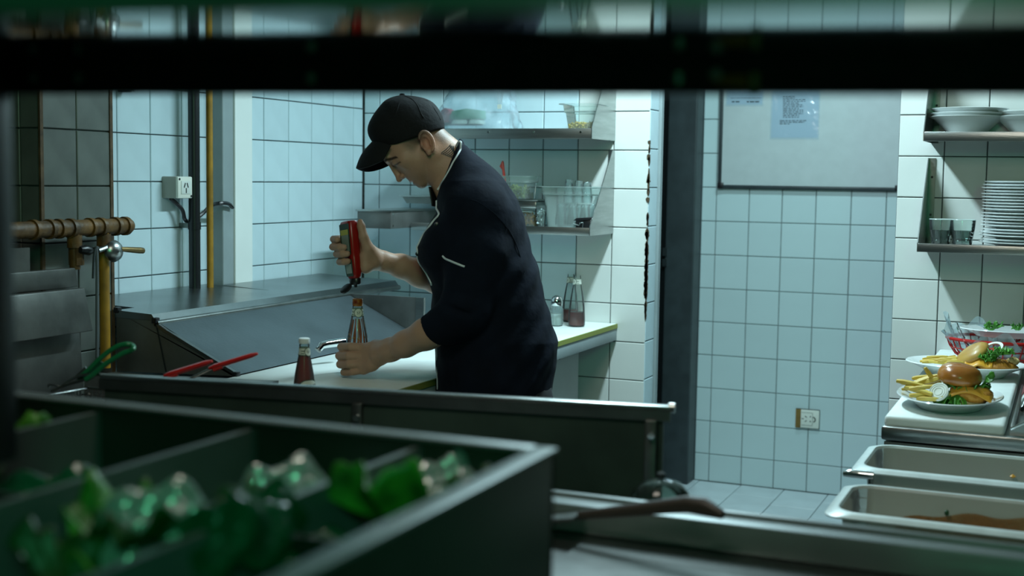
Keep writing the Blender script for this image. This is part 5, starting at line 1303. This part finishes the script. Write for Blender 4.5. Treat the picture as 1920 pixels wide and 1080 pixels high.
sm = sheer('thin_sauce', (.80, .58, .36), .40, (.30, .14, .045), 1.3, .3)
_t = sm.node_tree; _n1 = _t.nodes.new('ShaderNodeTexNoise'); _n1.inputs['Scale'].default_value = 16; _n1.inputs['Detail'].default_value = 6
_tc2 = _t.nodes.new('ShaderNodeTexCoord'); _t.links.new(_tc2.outputs['Object'], _n1.inputs[0]); _mr = _t.nodes.new('ShaderNodeMapRange')
for i_, v_ in ((1, .34), (2, .58), (3, .05), (4, .85)): _mr.inputs[i_].default_value = v_
_t.links.new(_n1.outputs[0], _mr.inputs[0])
for n_ in _t.nodes:
    if n_.type == 'MIX_SHADER' and not n_.inputs[0].is_linked: _t.links.new(_mr.outputs[0], n_.inputs[0])
def stain2(u, v): return (-.29+.40*u, 2.615-.0315-.006*(1-v), zr-.098+(.024+.030*u+.004*math.sin(6*u)+.002*math.sin(23*u))*v*1.7)
MB().sheet(stain2, 60, 6).build('sauce_stain', sm, pB)
MB().lathe([(.0005, 0), (1, 0), (.98, .003), (.0005, .004)], (-.05, 2.48, zr-.148), 36, .20, .085).build('sauce_puddle', mat('orange_sauce', (.26, .10, .02), .25, var=.3, vscale=20), pB)
p = PY(1775, 962, 2.575); MB().lathe([(.0003, -.007), (.0045, -.002), (.004, .004), (.0003, .007)], p, 8).build('herb_speck', LEAFD, pB)
p = PY(1899, 893, 3.0); MB().lathe([(.0003, -.005), (.007, 0), (.0003, .005)], p, 8).build('orange_speck', CHEESE, pA)
tb = thing('steel_trolley', 'low steel trolley carrying the two clear food pans', 'trolley', (-.1, 2.7, 0))
MB().box((-.385, 2.30, zr-.178), (.6, 3.085, zr-.152)).build('top', STEEL, tb, bevel=.004)
for x in (-.36, .55):
    for y in (2.33, 3.05): MB().tube([(x, y, 0), (x, y, zr-.178)], .015, 10).build('leg', STEELD, tb)
q = PY(1592, 889, 2.72)
MB().tube([(q.x-.012, 2.72, q.z), (q.x+.005, 2.72, q.z+.002), (q.x+.05, 2.72, q.z+.002)], [.006, .009, .009], 10).build('push_handle', CHROME, tb)
MB().tube([(q.x+.045, 2.72, q.z+.002), (-.36, 2.72, zr-.16)], .006, 8).build('handle_bracket', STEELD, tb)
# ================================================================ the pass in front: guard, counter, prep rail, overshelf
ZK = .93
def front_counter():
    c = thing('pass_counter', 'dark steel pass counter across the foreground', 'counter', (-.6, 1.4, 0))
    MB().box((-2.4, .35, ZK-.04), (1.0, 1.80, ZK)).build('top', STEEL, c, bevel=.004)
    MB().box((-2.4, 1.786, ZK-.04), (1.0, 1.802, ZK+.048)).build('upstand', RAILM, c, bevel=.006)
    MB().box((-2.4, 1.745, ZK), (1.0, 1.786, ZK+.042)).build('rail', RAILM, c, bevel=.004)
    MB().box((-2.35, .4, .02), (.95, 1.72, ZK-.04)).build('body', STEELG, c, smooth=False)
front_counter()
def guard():
    z = 1.07
    a, c = PZ(196, 707, z), PZ(1258, 766, z); d = (c-a).normalized(); n = Vector((-d.y, d.x, 0))
    g = thing('splash_guard', 'dark steel splash guard with a folded lip between the pass and the chef', 'panel', (a.x, a.y, .50))
    def wall(p, q, t0, t1, z0, z1): return MB().prism([Vector((v.x, v.y, z0)) for v in (p+n*t0, q+n*t0, q+n*t1, p+n*t1)], (0, 0, z1-z0))
    wall(a, c-d*.012, 0, .006, .50, z).build('sheet', STEELG, g, smooth=False)
    wall(a-d*.01, c, -.004, .016, z-.003, z+.004).build('folded_lip', STEEL, g, bevel=.003)
    wall(a-d*.01, c, -.004, -.001, z-.022, z-.003).build('lip_front', STEELD, g, smooth=False)
    MB().tube([c-d*.004+n*.006, c+d*.006+n*.006], .0085, 12).build('lip_end', STEEL, g)
    for k in (.03, .55):
        p = c-d*k
        MB().prism([Vector((v.x, v.y, .50)) for v in (p-n*.012-d*.012, p-n*.012+d*.008, p+d*.008, p-d*.012)], (0, 0, z-.52)).build('post', STEELD, g, bevel=.003)
        q = Vector((p.x, p.y, z-.045))-n*.012; MB().tube([q, q-n*.006], .006, 10).build('bolt', CHROME, g)
guard()
def prep_rail():
    z = 1.191; x0, x1, y0, y1 = -1.62, -.440, .56, 1.125
    p = thing('prep_rail', 'deep steel prep rail divided into compartments in the left foreground', 'prep rail', (-1., .85, ZK))
    for nm, lo, hi in (('side_wall', (x1-.012, y0, ZK+.001), (x1, y1, z)), ('side_wall', (x0, y0, ZK+.001), (x0+.012, y1, z)), ('back_wall', (x0, y1-.012, ZK+.001), (x1, y1, z)), ('front_wall', (x0, y0, ZK+.001), (x1, y0+.012, z-.02))):
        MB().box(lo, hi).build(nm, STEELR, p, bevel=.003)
    for lo, hi in (((x1-.020, y0, z), (x1+.003, y1, z+.004)), ((x0, y1-.018, z), (x1-.020, y1+.003, z+.004))):
        MB().box(lo, hi).build('rolled_edge', RAILM, p, bevel=.0015)
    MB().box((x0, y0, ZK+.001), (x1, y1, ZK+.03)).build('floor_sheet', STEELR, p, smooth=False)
    for x in (-1.22, -.98, -.775, -.58):
        MB().box((x-.004, y0+.01, ZK+.03), (x+.004, y1-.01, z-.006)).build('divider', RAILM, p, smooth=False)
    MB().box((x0, .86, ZK+.03), (x1-.01, .868, z-.03)).build('cross_divider', STEELR, p, smooth=False)
prep_rail()
def leaf(name, label, c, R, seed, mt, tilt, group):
    rs = random.Random(seed); ph = [rs.uniform(0, 6) for _ in range(5)]; M = Matrix.Rotation(rs.uniform(0, 6.28), 4, 'Z') @ Matrix.Rotation(tilt, 4, 'X')
    def f(u, v):
        a = 2*math.pi*u; r = R*v*(1+.12*math.sin(3*a+ph[0])+.06*math.sin(7*a+ph[1]))
        return (r*math.cos(a)*.75, r*math.sin(a), .35*R*v*v+R*.16*v*v*math.sin(6*a+ph[2])+R*.09*v*v*math.sin(13*a+ph[3])-R*.10*math.exp(-(r*math.cos(a)/(.12*R))**2)*v)
    mb = MB().sheet(f, 56, 8); mb.mv(Matrix.Translation(Vector(c)) @ M)
    return tag(mb.build(name, mt, None, solid=.0012), label, 'lettuce', group)
rs = random.Random(5)
n = 0
for (xa, xb, ya, yb_, zz, cnt, where) in ((-1.20, -1.00, .88, 1.10, 1.03, 5, 'back left'), (-.96, -.80, .60, .85, 1.06, 5, 'front middle'), (-1.20, -1.0, .60, .85, 1.06, 5, 'front left'), (-.74, -.60, .60, .85, 1.06, 4, 'front right'), (-.56, -.46, .90, 1.08, 1.06, 3, 'far right'), (-.74, -.60, .9, 1.1, 1.02, 3, 'back right')):
    for k in range(cnt):
        leaf('lettuce_leaf', 'dark green lettuce leaf heaped in the %s compartment of the prep rail' % where, (rs.uniform(xa+.03, xb-.03), rs.uniform(ya+.03, yb_-.03), zz+.055+.016*k), rs.uniform(.055, .085), 100+n, LEAFD if k % 2 else LEAF, rs.uniform(-.7, .7), 'lettuce leaves in the %s compartment' % where); n += 1
def film_bag(label, c, rx, ry, hgt, seed, mt, twist=True):
    r2 = random.Random(seed); ph = [r2.uniform(0, 6) for _ in range(6)]; c = Vector(c)
    def f(u, v):
        a = 2*math.pi*u; q = math.cos(v*math.pi/2)**.75
        k = q*(1+.13*math.sin(3*a+ph[0]+2*v)+.09*math.sin(7*a+ph[1]-5*v)+.06*math.sin(13*a+ph[2]+9*v))
        x, y = rx*k*math.cos(a+.5*v), ry*k*math.sin(a+.5*v)
        w_ = math.sin(95*x+ph[3])*math.sin(80*y+ph[4])+.6*math.sin(170*x-130*y+ph[5])
        return c+Vector((x, y, hgt*.62*math.sin(v*math.pi/2)*(1+.20*w_)+.004*math.sin(11*a)*q))
    return tag(MB().sheet(f, 72, 26).build('plastic_bag', mt), label, 'bag')
sp = sheer('shiny_film', (.45, .64, .58), .42, (.78, .90, .90), 3.6, .10, bump=.9, bscale=38)
def bagat(px, py, z, *a): p = PZ(px, py, z); film_bag(a[0], (p.x, p.y, p.z-a[3]*.62), *a[1:])
bagat(300, 925, 1.19, 'crumpled clear bag with bright glints, nearest in the prep rail', .050, .055, .075, 3, sp)
bagat(540, 890, 1.17, 'crumpled clear bag in the middle compartment of the prep rail', .050, .06, .10, 4, sp)
bagat(845, 880, 1.17, 'crumpled clear bag in the right compartment of the prep rail', .055, .07, .09, 6, sp)
bagat(450, 930, 1.20, 'green tinted plastic bag lying over the dividers of the prep rail', .028, .085, .075, 7, GFILM)
bagat(560, 1010, 1.15, 'green tinted plastic bag in the front right compartment of the prep rail', .075, .060, .06, 9, GFILM)
bagat(110, 905, 1.16, 'green tinted plastic bag at the far left of the prep rail', .09, .080, .08, 12, GFILM)
# things right of the rail, out of focus
p = PZ(1238, 958, ZK+.002)
o = thing('glass_dome', 'blurred clear lid lying by the guard on the pass counter', 'lid', tuple(p))
MB().lathe([(.050, 0), (.049, .012), (.044, .030), (.032, .044), (.014, .050), (.0005, .051)], p, 28).build('dome', sheer('lid_glass', (.55, .66, .60), .12, (.08, .14, .12), 1.5, .08), o)
MB().lathe([(.0005, .051), (.006, .052), (.007, .060), (.0005, .064)], p, 14).build('knob', DARKP, o)
k0, k1 = PY(1288, 945, 1.72), PY(1356, 966, 1.70)
o = thing('spatula', 'blurred dark spatula handle jutting over the edge of the pass counter', 'utensil', tuple(k0))
MB().tube([k0+Vector((-.16, 0, -.035)), k0, k0.lerp(k1, .5)+Vector((0, 0, .004)), k1], [.006, .012, .013, .006], 10).build('handle', mat('dark_wood', (.030, .022, .016), .5), o)
MB().bar(k0+Vector((-.16, 0, -.035)), k0+Vector((-.27, 0, -.055)), .05, .003).build('blade', STEEL, o, smooth=False)

# ---------------------------------------------------------------- overshelf with a mirror-bright underside
ZM = 1.5392
def overshelf():
    a, b = PZ(60, 121, ZM), PZ(1860, 112.5, ZM)
    d = (b-a); d.z = 0; d.normalize(); nrm = Vector((-d.y, d.x, 0))          # away from us
    if nrm.y < 0: nrm = -nrm
    e0, e1 = a-d*.40, a+d*1.5
    s = thing('overshelf', 'dark steel shelf over the pass with a mirror-bright underside', 'shelf', tuple((e0+e1)/2))
    dep = .40; h_ = .0245
    def slab(n0, n1, z0, z1, nm, mt, bev=0., x0=0., x1=None):
        A0 = e0+d*x0; B0 = e1 if x1 is None else e0+d*x1
        P = [A0+nrm*n0, B0+nrm*n0, B0+nrm*n1, A0+nrm*n1]
        return MB().prism([Vector((q.x, q.y, z0)) for q in P], (0, 0, z1-z0)).build(nm, mt, s, bevel=bev, smooth=bool(bev))
    near = PZ(960, 22, ZM-h_); dn = (near-e0).dot(nrm)
    slab(dn+.004, .0, ZM, ZM+.004, 'underside', STEELP)
    slab(dn-.02, .02, ZM+.004, ZM+.03, 'deck', DARKP)
    lip = mat('dark_lip', (.030, .040, .038), .42, .6, var=.4, vscale=30)
    slab(.0, .012, ZM-h_, ZM+.03, 'far_lip', lip)
    slab(-.003, .0, ZM-h_, ZM-h_+.0035, 'lip_fold', lip)
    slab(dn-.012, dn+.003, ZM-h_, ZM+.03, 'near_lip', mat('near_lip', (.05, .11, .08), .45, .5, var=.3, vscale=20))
    def on_lip(px, py): 
        r_ = ray(px, py); t_ = ((e0-CAM).dot(nrm))/r_.dot(nrm); return CAM+r_*t_-nrm*.002
    for px in (65, 150, 585, 1272):
        q = on_lip(px, 147); MB().tube([q+nrm*.004, q-nrm*.002, q-nrm*.003], [.0036, .0036, .002], 10).build('rivet', STEEL, s)
    q0, q1 = on_lip(1334, 152), on_lip(1402, 164)
    MB().prism([q0+Vector((0, 0, .004)), q0-Vector((0, 0, .001)), q1-Vector((0, 0, .001)), Vector((q1.x, q1.y, q0.z+.004))], -nrm*.0008).build('orange_sticker', mat('orange_sticker', (.32, .12, .01), .6), s, smooth=False)
    q0 = on_lip(1415, 160); MB().obox(q0, d*.0026, nrm*.0008, Vector((0, 0, .009))).build('tape_tab', mat('pale_tape', (.30, .27, .10), .6), s, smooth=False)
    q0 = on_lip(1343, 140); MB().tube([q0+nrm*.002, q0-nrm*.002], .0045, 10).build('sticker_dot', mat('pale_dot', (.25, .27, .25), .5), s)
    # left upright
    pl_, pr2 = on_lip(-60, 400), on_lip(36, 400)
    P = [pl_-nrm*.05, pr2-nrm*.05, pr2-nrm*.004, pl_-nrm*.004]
    MB().prism([Vector((q.x, q.y, 1.201)) for q in P], (0, 0, ZM-1.201+.03)).build('post', BLACK, s, bevel=.004)
    z_ = on_lip(1995, 400); MB().prism([Vector((q.x, q.y, ZK)) for q in (z_, z_+d*.05, z_+d*.05+nrm*.05, z_+nrm*.05)], (0, 0, ZM-ZK+.03)).build('post', BLACK, s, bevel=.004)
overshelf()

# ---------------------------------------------------------------- pieces that belong to a part go one level deeper
NEST = {'bottle': {'seal_ring': 'neck_label', 'seal': 'neck_label', 'seal_numerals': 'neck_label', 'label_line': 'neck_label', 'body_label': 'body_label_border', 'body_lettering': 'body_label_border', 'label': 'label_border', 'label_band': 'label_border', 'lower_label': 'lower_label_border', 'flip_lid': 'cap', 'lid_ring': 'cap', 'hinge': 'cap', 'nozzle': 'cap'},
        'person': {'button': 'chef_jacket', 'white_piping': 'chef_jacket', 'sleeve_seam': 'chef_jacket', 'collar': 'chef_jacket', 'cap_button': 'cap', 'cap_brim': 'cap', 'cap_seam': 'cap', 'neck_tattoo': 'body'},
        'outlet': {'slot': 'face_plate', 'groove': 'face_plate', 'switch_loop': 'face_plate', 'tape_strip': 'face_plate'}, 'socket': {'insert': 'face_plate', 'slot': 'face_plate', 'screw': 'face_plate'},
        'shelf': {'rivet': 'front_lip', 'lip_return': 'front_lip', 'bracket_flange': 'bracket_plate', 'screw': 'bracket_plate'}, 'whiteboard': {'corner_cap': 'frame_rail'}, 'counter': {'edge_strip': 'white_worktop', 'vent_slot': 'vent_plate', 'vent_plate': None},
        'notice': {'print': 'page'}, 'container': {'collar': 'wall', 'rim': 'wall'}, 'valve': {'lever': 'spindle', 'arm': 'spindle'}, 'basket': {'handle_web': 'handle', 'thumb_stop': 'handle', 'handle_rod': 'handle', 'hoop': 'base_ring'}, 'burger': {'onion_ring_line': 'onion_slice'}, 'panel': {'bolt': 'post', 'lip_end': 'folded_lip', 'lip_front': 'folded_lip'}, 'bag': {'string': 'paper_tag'}, 'pan': {'orange_speck': 'tray_wall', 'herb_speck': 'tray_wall', 'sauce_stain': 'tray_wall', 'sauce_puddle': 'tray_wall'}}
base_ = lambda o: o.name.split('.')[0]
for root in [o for o in COL.objects if o.parent is None and o.get('category') in NEST]:
    mp = NEST[root['category']]; kids = list(root.children)
    for k in kids:
        t_ = mp.get(base_(k))
        if not t_: continue
        par = next((q for q in kids if base_(q) == t_), None)
        if par is not None and k.location.length < 1e-6 and par.location.length < 1e-6: k.parent = par
